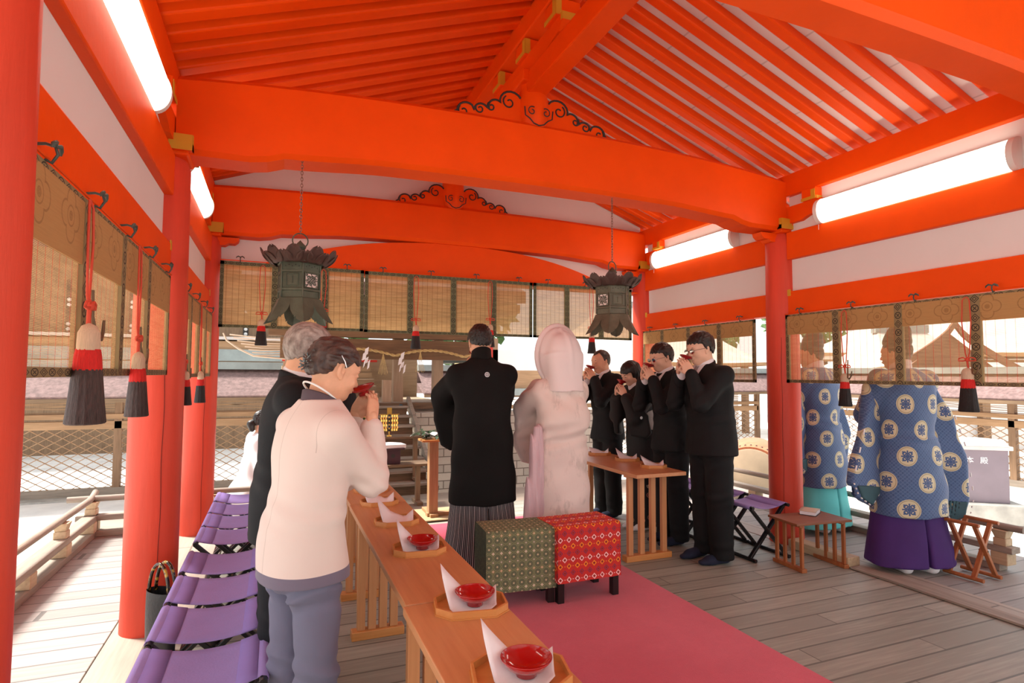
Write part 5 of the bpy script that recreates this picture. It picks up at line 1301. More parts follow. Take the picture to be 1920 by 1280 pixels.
class Person:
    """stature 1.70 frame, facing +Y, right hand at +X; sc scales to the real height"""
    def __init__(s, label, loc, rz, H, bow=.05, hp=.25, hyaw=0, hroll=0, shoulders=.175, skin='skin', woman=False, lean=0, shz=1.372):
        s.t = thing('person', label, 'person', loc, rz); s.sc = H/1.70; s.skin = skin; s.woman = woman; s.sh = shoulders; s.bow = bow
        s.neck = np.array([0, .005+bow, 1.445]); s.R = rotm(-hp, hroll, hyaw)
        s.hc = s.neck+np.array([0, .012, 0])+rotm(-hp*.6)@np.array([0, .022, .125])
        s.body = []; s.H = lambda p: s.hc+s.R@np.asarray(p, float)
        s.shl = {q: np.array([q*shoulders, -.005+bow*.8, shz]) for q in (-1, 1)}
        nk = s.R.T@(s.neck+np.array([0, -.012, -.03])-s.hc)
        V, Q = head_field(tuple(nk), woman).solve(); s.body.append((relax(V, Q, 1)@s.R.T.astype('f4')+s.hc.astype('f4'), Q))
    def hx(s, VQ): return (VQ[0]@s.R.T.astype('f4')+s.hc.astype('f4'), VQ[1])
    def arms(s, W, pole, **kw):
        s.el = {}; s.wr = {}
        for q in (-1, 1):
            s.el[q], s.wr[q] = ik(s.shl[q], W[q], UPA, FOA, pole[q])
    def drink(s, up=0.0, out=.22, fwd=.25, cup=True, clabel=None, csc=1.0, tilt=.9):
        M = s.H((0, .100, -.056)); fw = nrm(s.R@np.array([0, 1, 0])); s.M = M
        fw2 = nrm([fw[0], fw[1], 0]); side = np.array([fw2[1], -fw2[0], 0]); cc = M+fw2*.046+np.array([0, 0, .004])
        W = {q: M+fw2*.050+side*q*.070+np.array([0, 0, -.105+up]) for q in (-1, 1)}
        s.arms(W, {q: np.array([q*out, fwd, -1.]) for q in (-1, 1)})
        for q in (-1, 1):
            tip = cc+side*q*.020+fw2*.03+np.array([0, 0, -.005]); fd = nrm(tip-s.wr[q]+fw2*.010)
            pn = nrm(-side*q*.9-fw2*.35); V = hand(s.wr[q], fd, pn, -1 if q > 0 else 1, (.35, .45, .55, .7), .008, .95 if not s.woman else .86, .35)
            s.body.append(V)
            s.body.append(Field(.007).add(chain([s.el[q], (s.el[q]+s.wr[q])/2, s.wr[q]], [.040, .034, .024])).solve())
        if cup:
            R3 = Matrix.Rotation(tilt, 3, Vector(side)); c = thing('sake_cup', clabel, 'cup', (0, 0, 0), 0, 'cups being drunk from')
            rz = s.t.rotation_euler.z; Rz = Matrix.Rotation(rz, 3, 'Z'); ww = Rz @ Vector(cc*s.sc)+s.t.location; Rt = Rz @ Matrix.Rotation(tilt*.42, 3, Vector(side))
            c.location = ww; c.rotation_euler = Rt.to_euler(); m = cup_mb(.047, .030); m.v = [(a, b, d-.016) for a, b, d in m.v]; m.build('bowl', 'lacquer_red_dark', c)
    def build_body(s, legs=True, core=True, foot='sock_navy'):
        f = Field(.010)
        f.add(loft([.86, 1.0, 1.12, 1.28, 1.38, 1.46], 0, [.0, 0, s.bow*.3, s.bow*.6, s.bow*.85, s.bow], [.14, .12, .12, .135, .12, .05], [.09, .085, .085, .095, .08, .05]), .02)
        for q in (-1, 1):
            if legs: f.add(chain([(q*.085, 0, .90), (q*.085, .01, .50), (q*.085, -.01, .10)], [.075, .052, .038]), .03)
            if hasattr(s, 'el'): f.add(cone(s.shl[q], s.el[q], .048, .040), .03)
        s.body.append(f.solve()); mesh_obj('body', s.body, s.skin, s.t, s.sc, it=0)
    def feet(s, m, pos=((-.09, .03), (.09, .03)), ang=(0.1, -.1)):
        for (x, y), a, q in zip(pos, ang, (-1, 1)):
            f = Field(.006); d = np.array([math.sin(a), math.cos(a), 0]); b = np.array([x, y-.05, 0])
            f.add(cone(b+[0, 0, .042], b+d*.13+[0, 0, .030], .040, .038, ((0, 0, 1), .95)), .02); f.add(cone(b+d*.12+[0, 0, .024], b+d*.185+[0, 0, .018], .040, .030, ((0, 0, 1), .62)), .02); f.add(cone(b+[0, .0, .05], b+[0, -.005, .14], .038, .036), .02)
            mesh_obj('sock' if m == 'sock_navy' else 'tabi_sock', [f.solve(clip=lambda P: .003-P[..., 2])], m, s.t, s.sc)
    def face(s, glasses=None, brow='hair_black', eye=True):
        R, c = s.R, s.hc; T = lambda p: tuple((c+R@np.asarray(p, float))*s.sc)
        if eye:
            m = MB()
            for q in (-1, 1): m.tube([T((q*(.016+.030*k/8), .0885-.010*(k/8)**2-.001*abs(k-4)/4, -.001-.0035*math.sin(k/8*PI))) for k in range(9)], [.0008]+[.0014]*7+[.0008], 5)
            m.build('eyelash', 'lash', s.t)
            m = MB()
            for q in (-1, 1): m.tube([T((q*(.014+.036*k/8), .0905-.016*(k/8)**2, .019+.005*math.sin(k/8*PI*.8))) for k in range(9)], [.0012, .002, .0026, .003, .003, .0028, .0024, .0018, .001], 6)
            m.build('eyebrow', brow, s.t)
            m = MB(); m.tube([T((x, .0985-9*x*x, -.0555+.0)) for x in (-.02, -.012, -.004, .004, .012, .02)], [.001, .003, .0042, .0042, .003, .001], 6); m.build('lips', 'lip', s.t)
        if glasses:
            g = MB()
            for q in (-1, 1):
                g.tube([T((q*.034+.0235*math.cos(a), .1035-.006*abs(math.cos(a))*(1 if math.cos(a)*q > 0 else 0), -.002+.0165*math.sin(a))) for a in [PI*k/10 for k in range(20)]], .0013, 6, True)
                g.tube([T((q*.057, .099, .004)), T((q*.070, .075, .006)), T((q*.079, .0, .006)), T((q*.079, -.012, -.004))], .0014, 6)
            g.tube([T((-.011, .104, .0)), T((0, .1065, .003)), T((.011, .104, .0))], .0014, 6); g.build('glasses_frame', glasses, s.t)
            g = MB()
            for q in (-1, 1): g.add([T((q*.034+.022*math.cos(a), .1035, -.002+.0155*math.sin(a))) for a in [PI*k/10 for k in range(20)]], [tuple(range(20))])
            g.build('glasses_lens', 'lens', s.t)
    def hair(s, VQ, m='hair_black'): return mesh_obj('hair', [s.hx(VQ)], m, s.t, s.sc, it=1)
    # ---- western clothes
    def jacket(s, m='cloth_suit', h=.009, hem=.78, name='jacket', rt=(.192, .172, .170, .188, .182, .10), ry=(.145, .128, .122, .128, .108, .07), r_arm=(.070, .060, .050), neck=.062, wv=.0035, seed=3, cuff=.018, zt=1.452, pat=None):
        f = Field(h); b = s.bow; zs = [hem, 1.0, 1.12, 1.28, 1.38, zt]
        f.add(loft(zs, 0, [-.0, -.005, b*.3, b*.6, b*.85, b*1.0], rt, ry, 2.3), .02)
        for q in (-1, 1):
            e, w = s.el[q], s.wr[q]; d = nrm(w-e); w2 = w-d*cuff
            f.add(cone(s.shl[q]+[-q*.10, 0, .030], s.shl[q]+[0, 0, .002], .050, r_arm[0]*.9), .035)
            f.add(cone(s.shl[q], e, r_arm[0], r_arm[1]), .03); f.add(cone(e, w2, r_arm[1], r_arm[2]), .02)
        d1 = waves(seed, 8, 18, 46, wv); mids = [(s.el[q]) for q in (-1, 1)]
        def disp(P):
            o = d1(P)
            for e in mids:
                r = np.linalg.norm(P-e.astype('f4'), axis=-1); o = o+.0045*np.exp(-(r/.09)**2)*np.sin((P[..., 2]+.6*P[..., 1])*95+P[..., 0]*30)
            o = o+.003*np.exp(-((P[..., 2]-1.06)/.08)**2)*np.sin(P[..., 2]*75+P[..., 0]*22)
            return o
        f.sub(cone(s.neck+[0, -.01, .0], s.neck+[0, .02, .12], neck, neck+.01), .012)
        s.jm = (f, disp); return mesh_obj(name, [f.solve(disp)], m, s.t, s.sc, pat=pat or (lambda V: V))
    def collar(s, m='shirt_white', r=.064, h=.034, tilt=.28, jac='cloth_black'):
        # shirt collar ring following the neck, standing a little above the jacket
        b = s.neck; P = []
        for zz, rr in ((-.02, r+.004), (h*.55, r+.001), (h, r-.006), (h*.9, r-.011), (-.02, r-.006)):
            P.append([tuple((b+np.array([rr*math.cos(a), rr*math.sin(a)*1.02+.008, zz-tilt*rr*math.sin(a)+.012]))*s.sc) for a in [2*PI*k/32 for k in range(32)]])
        MB().grid(P, True, True).build('shirt_collar', m, s.t)
        P = []
        for zz, rr in ((-.04, r+.020), (h*.2, r+.012), (h*.5, r+.006), (h*.35, r+.001), (-.03, r+.004)):
            P.append([tuple((b+np.array([rr*math.cos(a), rr*math.sin(a)*1.02+.006, zz-tilt*1.5*rr*math.sin(a)-.0*max(0, math.sin(a))]))*s.sc) for a in [2*PI*k/32 for k in range(32)]])
        if jac: MB().grid(P, True, True).build('jacket_collar', jac, s.t)
    def cuffs(s, m='shirt_white', r=.033, l=.028):
        for q in (-1, 1):
            d = nrm(s.wr[q]-s.el[q]); f = Field(.004); f.add(cone(s.wr[q]-d*.055, s.wr[q]-d*(.055-l-.028), r, r*.97), .004)
            mesh_obj('shirt_cuff', [f.solve()], m, s.t, s.sc)
    def trousers(s, m='cloth_black', h=.009, top=.98, r=(.098, .074, .068), ft=((-.09, .0), (.09, .0)), seed=5, wv=.0035, knee=.0, hipw=(.165, .16), hem=.035, hy=.0, zk=.48, wk=.55):
        f = Field(h); f.add(loft([.76, .84, .90, top], 0, [hy, hy-.01, hy-.008, hy], [hipw[0]*.92, hipw[0], hipw[0], hipw[1]], [.10, .118, .118, .105], 2.3), .03)
        for q, (x, y) in zip((-1, 1), ft):
            f.add(chain([(q*.082, hy, .84), (lerp(q*.082, x, .55), knee+y*.5, zk), (x, y-.012, hem+r[2]*.2)], [r[0], r[1], r[2]]), .028)
        d1 = waves(seed, 8, 16, 46, wv)
        def disp(P):
            z = P[..., 2]; y = P[..., 1]; return d1(P)+wk*(.0055*np.exp(-((z-zk)/.07)**2)*np.sin(z*85+y*25)+.006*np.exp(-((z-.76)/.06)**2)*np.sin(z*70-np.abs(P[..., 0])*40)+.004*np.exp(-((z-.12)/.07)**2)*np.sin(z*75+y*14))
        return mesh_obj('trousers', [f.solve(disp, lambda P: hem-P[..., 2])], m, s.t, s.sc)
# ================================================================ the guests
rad = math.radians
p = Person('tall young man in black-framed glasses and black suit, nearest of the right row', (3.16, 3.66, 0), rad(88), 1.76, bow=.035, hp=.20, skin='skin_pale')
p.drink(clabel='dark red cup held to the mouth by the tall man with black-framed glasses'); p.build_body()
p.face('frame_black'); p.hair(hair_short(.022, -.058, -.018, .050, .0035, 0, 3))
p.jacket(rt=(.21, .192, .188, .200, .195, .10), ry=(.165, .150, .145, .145, .118, .07)); p.collar(); p.cuffs(); p.trousers(r=(.112, .092, .088), hipw=(.18, .17)); p.feet('sock_navy', ((-.10, .02), (.10, .06)))
p = Person('young man with thin silver glasses in a black suit drinking, left of the tallest man', (3.17, 4.17, 0), rad(90), 1.70, bow=.04, hp=.22, skin='skin_pale')
p.drink(clabel='dark red cup held by the man with thin silver glasses'); p.build_body()
p.face('frame_silver'); p.hair(hair_short(.018, -.062, -.02, .050, .004, 0, 8))
p.jacket(seed=9); p.collar(); p.cuffs(); p.trousers(seed=12, r=(.105, .085, .08)); p.feet('sock_navy')
p = Person('balding middle-aged man in a black suit at the far end of the right row', (3.14, 5.16, 0), rad(100), 1.68, bow=.04, hp=.14, skin='skin')
p.drink(clabel='dark red cup held by the balding man at the far end of the row'); p.build_body()
p.face(None, 'hair_salt'); p.hair(hair_short(.006, -.060, -.02, .066, .002, .03, 5), 'hair_salt')
p.jacket(seed=19); p.collar(); p.cuffs(); p.trousers(seed=22, r=(.105, .085, .08)); p.feet('sock_navy')

# ---- woman in black kimono
def hair_bob(seed=2):
    f = Field(.0042); f.add(ell((0, -.018, .030), (.088, .112, .098)), .01); f.add(ell((0, -.040, -.030), (.080, .078, .075)), .03)
    w1 = waves(seed, 14, 120, 420, .0022, (1, 1, .25))
    def clip(P):
        x, y, z = P[..., 0], P[..., 1], P[..., 2]; wob = .004*np.sin(x*180)+.003*np.sin(y*150+1)
        side = np.where(y > .028, .026+wob-z, np.where(y > .0, np.interp(y, [0, .028], [-.072, -.04])+wob-z, -.078+wob-z))
        return side
    return f.solve(w1, clip)
def floral(base, zmax):
    def fn(nt, b):
        (x, y, z), src = coords(nt, 'pat'); v = nt.nodes.new('ShaderNodeTexVoronoi'); v.inputs['Scale'].default_value = 16; nt.links.new(src, v.inputs[0]); d = E(nt, v.outputs['Distance'])
        sp = nt.nodes.new('ShaderNodeSeparateColor'); nt.links.new(v.outputs['Color'], sp.inputs[0]); r = E(nt, sp.outputs[0]); g = E(nt, sp.outputs[1])
        m = (z < zmax+noise(nt, 5)*.2-.1)*(g > .35)
        col = mixc(nt, r > .66, mixc(nt, r > .33, srgb(190, 120, 100), srgb(214, 196, 168)), srgb(120, 96, 72))
        c = mixc(nt, (d < .40)*m, base, col); return mixc(nt, ((d-.26).ab() < .05)*m, c, srgb(60, 30, 30))
    return fn
mat('kimono_black_floral', (.009, .007, .0065), .8, fn=floral((.009, .0075, .007), .45), var=.1)
mat('obi_silver', srgb(190, 186, 178), .5, var=.2, vs=20); mat('kimono_white', (.78, .77, .78), .7, var=.04, vs=6)
p = Person('woman with a short black bob in a black kimono drinking between two men in suits', (3.20, 4.64, 0), rad(92), 1.56, bow=.07, hp=.45, skin='skin_pale', woman=True, shoulders=.155)
p.drink(up=-.01, clabel='dark red cup held by the woman in the black kimono', out=.15); p.build_body(); p.face(); p.hair(hair_bob())
def kimono(p, m, h=.009, rx=(.165, .165, .17, .165, .165, .175, .165, .08), ry=(.125, .13, .14, .13, .125, .125, .10, .06), zs=(.03, .4, .8, 1.0, 1.15, 1.30, 1.385, 1.45), arm=(.075, .075, .06), sleeve=.38, neck=.060, name='kimono', pat=None, cy=None, extra=None, disp2=None, slv=True, fold=.004):
    f = Field(h); b = p.bow; f.add(loft(list(zs), 0, cy or [np.interp(z, [.9, 1.45], [0, b]) for z in zs], list(rx), list(ry), 2.25, (lambda a, z: .012*np.sin(a*5+z*3)*np.exp(-z*1.5))), .02)
    for q in (-1, 1):
        e, w = p.el[q], p.wr[q]; d = nrm(w-e); f.add(cone(p.shl[q]+[-q*.09, 0, .028], p.shl[q]+[q*.01, 0, -.01], .052, arm[0]), .04); f.add(cone(p.shl[q], e, arm[0], arm[1]), .03); f.add(cone(e, w-d*.05, arm[1], arm[2]), .02)
        if sleeve and slv is not False:
            w2 = w-d*.03; U = np.array([e[0]-w[0], e[1]-w[1], 0]); L = max(.16, np.linalg.norm(U)); U = nrm(U+[q*.02, -.05, 0])
            f.add(slab([(0, .02), (0, -sleeve*.8), (.03, -sleeve), (L+.03, -sleeve*1.05), (L+.07, -sleeve*.9), (L+.05, .05+e[2]-w[2])], w2+[q*.02, 0, 0], U, (0, 0, 1), .028, .02), .03)
    if extra: extra(f)
    d1 = waves(4, 8, 14, 40, fold)
    f.sub(cone(p.neck+[0, -.015, .0], p.neck+[0, .03, .12], neck, neck+.012), .012)
    return mesh_obj(name, [f.solve((lambda P: d1(P)+disp2(P)) if disp2 else d1)], m, p.t, p.sc, pat=pat or (lambda V: V))
def neckband(p, m, r=.068, h=.035, name='collar_band', back=.02):
    P = []; b = p.neck
    for zz, rr in ((-.05, r+.012), (h, r+.004), (h+.006, r-.004), (-.04, r)):
        P.append([tuple((b+np.array([rr*math.cos(a), rr*1.05*math.sin(a)-back*.5+.01, zz-.45*rr*math.sin(a)]))*p.sc) for a in [2*PI*k/32 for k in range(32)]])
    MB().grid(P, True, True).build(name, m, p.t)
kimono(p, 'kimono_black_floral'); neckband(p, 'shirt_white'); 
f = Field(.008); f.add(loft([1.0, 1.08, 1.20], 0, [.0, .01, .02], [.172, .172, .172], [.136, .135, .132], 2.3)); f.add(slab([(-.12, -.12), (.12, -.12), (.12, .11), (-.12, .11)], (0, -.15, 1.12), (1, 0, 0), (0, .1, 1), .05, .02), .01)
mesh_obj('obi', [f.solve()], 'obi_silver', p.t, p.sc); p.feet('tabi_white')
for q in (-1,): MB().lathe([(.014, 0), (.012, .003), (.0005, .004)], tuple((p.el[q]+[q*-.0+.0, -.02, .0])*p.sc+np.array([-.078*p.sc, 0, 0])), 14, ax=Vector((-1, 0, 0)).to_track_quat('Z', 'Y').to_matrix()).build('sleeve_crest', 'text_white', p.t)

# ---- older couple on the left
p = Person('grey-haired man in a dark suit standing behind the woman in beige', (.045, 2.56, 0), rad(-88), 1.635, bow=.035, hp=.22, shoulders=.155, hyaw=.25, skin='skin_aged')
p.drink(clabel='red cup held by the grey-haired man, hidden behind the old woman'); p.build_body()
p.face(None, 'hair_grey'); p.hair(hair_short(.012, -.066, -.02, .055, .0022, .01, 15), 'hair_grey')
def dsuit(nt, b): return None
mat('cloth_charcoal', srgb(34, 35, 37), .8, var=.15, vs=4, spec=.2, bs=.15, bscale=260)
p.jacket('cloth_charcoal', h=.0065, seed=29, hem=.80, rt=(.185, .172, .168, .178, .160, .095), ry=(.138, .122, .120, .124, .105, .07)); p.collar(jac='cloth_charcoal'); p.cuffs(); p.trousers('cloth_charcoal', h=.0075, seed=32, r=(.105, .085, .08)); p.feet('sock_navy')

def hair_updo(seed=4):
    f = Field(.0036); f.add(ell((0, -.018, .034), (.082, .106, .094)), .01); f.add(ell((0, -.072, -.012), (.052, .046, .046)), .03)
    w1 = waves(seed, 16, 120, 480, .0022, (1, .35, .8)); w2 = waves(seed+3, 5, 40, 80, .003)
    def clip(P):
        x, y, z = P[..., 0], P[..., 1], P[..., 2]; wob = .003*np.sin(x*200)+.003*np.sin(y*170+1)
        return np.where(y > .035, .042+wob-z, np.where(y > -.0, np.interp(y, [0, .035], [-.004, .040])+wob-z, np.where(y > -.03, .016, np.interp(y, [-.12, -.03], [-.055, -.03]))+wob-z))
    return f.solve(lambda P: w1(P)+w2(P), clip)
def beige_fn(nt, b):
    (x, y, z), src = coords(nt, 'pat'); seam = ((x.ab() < .0016)*(y < 0)).mx(((x.ab()-.150).ab() < .0012)*(z > 1.27)*(y < .1))
    band = (z < .845); n = noise(nt, 140, detail=2); bump(nt, n*.25-seam*1.0, .4, .002)
    return mixc(nt, band, mixc(nt, seam*.5, srgb(224, 206, 196), srgb(170, 150, 140)), srgb(116, 108, 124))
mat('knit_beige', srgb(224, 206, 196), .9, fn=beige_fn, var=.03, vs=3, spec=.2, sheen=.2)
mat('slate_trim', srgb(88, 76, 84), .85, var=.08, vs=20); mat('slate_trouser', srgb(112, 112, 132), .85, var=.08, vs=4, spec=.2, bs=.1, bscale=300, sheen=.1)
p = Person('elderly woman in a beige knit top and slate trousers, nearest on the left', (.105, 2.14, 0), rad(-64), 1.555, bow=.05, hp=.34, hyaw=-.12, skin='skin_aged', woman=True, shoulders=.150, shz=1.345)
p.drink(up=.01, clabel='red cup held to the mouth by the woman in the beige top', out=.10, fwd=-.12); p.build_body(); p.face(None, 'hair_brown_grey'); p.hair(hair_updo(), 'hair_brown_grey')
p.jacket('knit_beige', h=.0055, name='knit_top', hem=.805, rt=(.178, .162, .158, .172, .160, .090), ry=(.158, .136, .125, .128, .108, .066), r_arm=(.064, .066, .046), neck=.060, wv=.003, seed=41, cuff=.045)
f = Field(.005)
for q in (-1, 1): d = nrm(p.wr[q]-p.el[q]); f.add(cone(p.wr[q]-d*.062, p.wr[q]-d*.038, .041, .037), .003)
mesh_obj('slate_cuff', [f.solve()], 'slate_trim', p.t, p.sc)
neckband(p, 'slate_trim', .070, .012, 'slate_neckband', 0)
p.trousers('slate_trouser', h=.006, seed=43, r=(.088, .074, .076), hipw=(.150, .145), ft=((-.085, .0), (.095, .02)), wv=.0045, wk=1.3); p.feet('sock_navy')
b = p.neck; MB().tube([tuple((b+np.array([.066*math.cos(a), .070*math.sin(a)+.006, .022-.75*.07*math.sin(a)]))*p.sc) for a in [2*PI*k/36 for k in range(36)]], .0036, 8, True).build('white_necklace', 'stud_white', p.t)
mat('hairclip', srgb(110, 118, 118), .3, metal=.5, var=.3, vs=60); T = lambda q: Vector((p.hc+p.R@np.asarray(q, float))*p.sc)
m = MB(); rg = random.Random(4)
for k in range(26):
    a = k*2.399; r = .012+.024*(k/26)**.5; c = (r*math.cos(a), -.122-.004*(k % 3)+r*.25, -.008+r*math.sin(a)*.8); e = (c[0]+.013*math.cos(a), c[1]-.008, c[2]+.012*math.sin(a)); m.tube([T(c), T(((c[0]+e[0])/2, c[1]-.008, (c[2]+e[2])/2)), T(e)], [.0016, .003, .0012], 5)
m.lathe([(.0005, -.006), (.008, 0), (.0005, .006)], T((0, -.128, -.008)), 10); m.build('flower_hair_clip', 'hairclip', p.t)
m = MB(); m.tube([T((.080, -.028, .050)), T((.0885, -.010, .030)), T((.086, .004, .012))], .0022, 6); m.build('silver_hairpin', 'frame_silver', p.t)

# ---- groom
p = Person('groom seen from behind in a black haori jacket and striped hakama', (1.43, 4.10, 0), rad(-4), 1.80, bow=.04, hp=.30, shz=1.335)
p.drink(clabel='red cup held by the groom, hidden in front of him', out=.75, fwd=.15); p.build_body(); p.face(); p.hair(hair_short(.020, -.060, -.02, .05, .004, 0, 23))
def gsl(f):
    for q in (-1, 1):
        e = p.el[q]; f.add(slab([(-.16, .05), (.07, .03), (.075, -.18), (.02, -.36), (-.05, -.40), (-.15, -.36)], e+[q*-.0, .02, 0], (q*1, .35, 0), (0, 0, 1), .045, .03), .05)
kimono(p, 'cloth_haori', h=.008, zs=(.46, .7, .9, 1.1, 1.28, 1.385, 1.46), rx=(.238, .225, .21, .20, .205, .165, .072), ry=(.155, .150, .145, .138, .130, .11, .06), arm=(.074, .095, .085), sleeve=0, extra=gsl, name='haori', fold=.0035, cy=[-.01, -.01, -.005, .0, .02, .03, .04]) if mat('cloth_haori', (.0085, .008, .0075), .85, var=.25, vs=3, spec=.2, bs=.1, bscale=220) else 0
neckband(p, 'cloth_haori', .066, .055, 'haori_collar', .0)
def stripe_fn(nt, b):
    (x, y, z), src = coords(nt, 'pat'); u = (x/.0125).fr(); k = (x/.0125).fl().mod(3.0)
    return mixc(nt, u < .30, srgb(34, 32, 36), mixc(nt, k < .5, srgb(150, 146, 150), srgb(206, 196, 194)))
mat('hakama_stripe', (.3, .3, .3), .8, fn=stripe_fn, var=.1)
def hakama(p, m, z1=.66, w0=.20, w1=.27, d0=.14, d1=.20, hem=.03, n=9, name='hakama', h=.008):
    f = Field(h); f.add(loft([hem, .3, .5, z1], 0, 0, [w1, lerp(w0, w1, .55), lerp(w0, w1, .25), w0], [d1, lerp(d0, d1, .55), lerp(d0, d1, .25), d0], 2.3, lambda a, z: (.022*np.abs(np.sin(a*n/2+.4))-.01)*(1.2-z)))
    f.sub(slab([(-.012, 0), (.012, 0), (0, .42)], (0, 0, hem-.01), (1, 0, 0), (0, 0, 1), .5, .002), .02)
    return mesh_obj(name, [f.solve(waves(6, 6, 10, 26, .003))], m, p.t, p.sc, pat=lambda V: np.stack([np.arctan2(V[:, 1]/.8, V[:, 0])*.24, V[:, 2], V[:, 2]*0], 1))
hakama(p, 'hakama_stripe'); p.feet('tabi_white')
def surf(o, x, z, sgn=-1):
    best = None
    for v in o.data.vertices:
        if v.normal.y*sgn < .2: continue
        d = (v.co.x-x)**2+(v.co.z-z)**2
        if best is None or d < best[0]: best = (d, v.co.copy(), v.normal.copy())
    return best[1], best[2]
ho = [c for c in bpy.data.objects if c.parent == p.t and c.name.startswith('haori') and 'collar' not in c.name][0]
for lab, x, z in (('family_crest', .0, 1.415),):
    c, n = surf(ho, x, z); q = n.to_track_quat('Z', 'Y').to_matrix(); mm = MB().lathe([(.0185, -.004), (.0185, .0012), (.0165, .0016), (.0005, .0016)], c, 28, ax=q); mm.build(lab, 'text_white', p.t)
    m = MB(); m.tube([c+q @ Vector((.013*math.cos(a), .013*math.sin(a), .002)) for a in [PI*k/10 for k in range(20)]], .0011, 5, True)
    for k in range(4):
        a = PI/2*k+PI/4; m.tube([c+q @ Vector((.0075*math.cos(a)+.0035*math.cos(bb), .0075*math.sin(a)+.0035*math.sin(bb), .002)) for bb in [PI*j/5 for j in range(10)]], .0011, 5, True)
    m.build('crest_pattern', 'cloth_haori', p.t)

# ---- bride
def silk_fn(nt, b):
    (x, y, z), src = coords(nt, 'pat'); n1 = noise(nt, 6, src=src, detail=4, sc3=(1, 1, .7)); n2 = noise(nt, 42, src=src, detail=3, sc3=(1, 1, .35)); n3 = noise(nt, 9, src=src, detail=2, sc3=(1, 1, .6))
    m = ((n1-.53)*11)._m('MINIMUM', 1.0).mx(0.0)*((n2-.42)*7)._m('MINIMUM', 1.0).mx(0.0); g = ((n3-.5).ab() < .0)
    bump(nt, n2*.6+m*.8+n3*.3, .35, .004)
    return mixc(nt, g*.35, mixc(nt, m*.42, srgb(234, 216, 206), srgb(182, 168, 156)), srgb(196, 178, 162))
mat('bridal_silk', srgb(236, 218, 208), .5, fn=silk_fn, var=.03, spec=.45, sheen=.3)
mat('hood_silk', srgb(238, 222, 218), .7, var=.02, vs=4, sheen=.3)
mat('obi_pink', srgb(222, 192, 196), .6, var=.1, vs=12, sc3=(9, 9, .4), bs=.3, bscale=14)
p = Person('bride seen from behind in a white silk kimono and a large white bridal hood', (2.01, 3.96, 0), rad(-2), 1.66, bow=.03, hp=.20, skin='skin_pale', woman=True, shoulders=.150, shz=1.335)
p.drink(up=.0, clabel='red cup held by the bride, hidden by her hood', out=.6, fwd=.3); p.build_body(); p.face(); p.hair(hair_bob(9))
def bex(f):
    f.add(ell((0, -.10, 1.12), (.17, .085, .13)), .08)
    e = p.el[-1]; f.add(slab([(-.14, .08), (.06, .04), (.10, -.28), (.03, -.42), (-.12, -.46), (-.16, -.2)], e+[0, .0, 0], (-1, .35, 0), (0, 0, 1), .04, .03), .05)
    e = p.el[1]; f.add(slab([(-.14, .08), (.045, .04), (.06, -.26), (.0, -.44), (-.12, -.46), (-.16, -.2)], e+[0, .03, 0], (1, .6, 0), (0, 0, 1), .04, .03), .05)
def bdisp(P): z = P[..., 2]; x = P[..., 0]; y = P[..., 1]; return .007*np.exp(-((z-.98)/.10)**2)*np.sin(z*60-x*14)+.006*np.sin(x*22+z*9+2)*np.exp(-((z-.6)/.4)**2)+.005*np.sin((z+x*.8)*38)*np.exp(-((z-1.3)/.12)**2)
kimono(p, 'bridal_silk', h=.007, zs=(.02, .3, .6, .85, 1.0, 1.15, 1.30, 1.40, 1.47), rx=(.235, .215, .20, .20, .20, .20, .19, .15, .072), ry=(.19, .17, .16, .155, .155, .15, .14, .11, .06), arm=(.075, .090, .075), sleeve=0, extra=bex, name='white_kimono', cy=[-.03, -.02, -.02, -.01, 0, 0, .01, .02, .03], disp2=bdisp, fold=.005)
f = Field(.007); f.add(slab([(-.02, 0), (.05, 0), (.15, -.92), (.13, -1.05), (-.17, -1.05), (-.14, -.9)], (-.235, -.06, 1.07), (1, .15, 0), (-.12, -.02, 1), .035, .03), .02)
mesh_obj('trailing_sleeve', [f.solve(lambda P: .009*np.sin(P[..., 0]*95+P[..., 2]*6)+.004*np.sin(P[..., 0]*210))], 'obi_pink', p.t, p.sc)
f = Field(.006); f.add(ell((0, .075, 1.605), (.196, .055, .252)), .01); f.add(ell((0, .03, 1.60), (.172, .10, .222)), .015); f.add(ell((0, -.040, 1.590), (.142, .128, .188)), .03); f.add(loft([1.325, 1.40, 1.50, 1.60], 0, [-.045, -.045, -.035, -.02], [.146, .138, .142, .15], [.125, .12, .125, .12], 2.3), .04)
f.sub(ell((0, .165, 1.585), (.150, .145, .200)), .02)
def hoodd(P):
    x, y, z = P[..., 0], P[..., 1], P[..., 2]; return -.010*np.exp(-((x-.02*(1.7-z)*4)/.016)**2)*(y < 0)*np.clip((z-1.42)*5, 0, 1)+.004*np.sin(np.arctan2(x, -(y-.1))*7+z*5)*(y < .02)+.003*np.exp(-((y-.055)/.012)**2)
mesh_obj('bridal_hood', [f.solve(hoodd)], 'hood_silk', p.t, 1.66/1.70*1.0+.0, it=2)

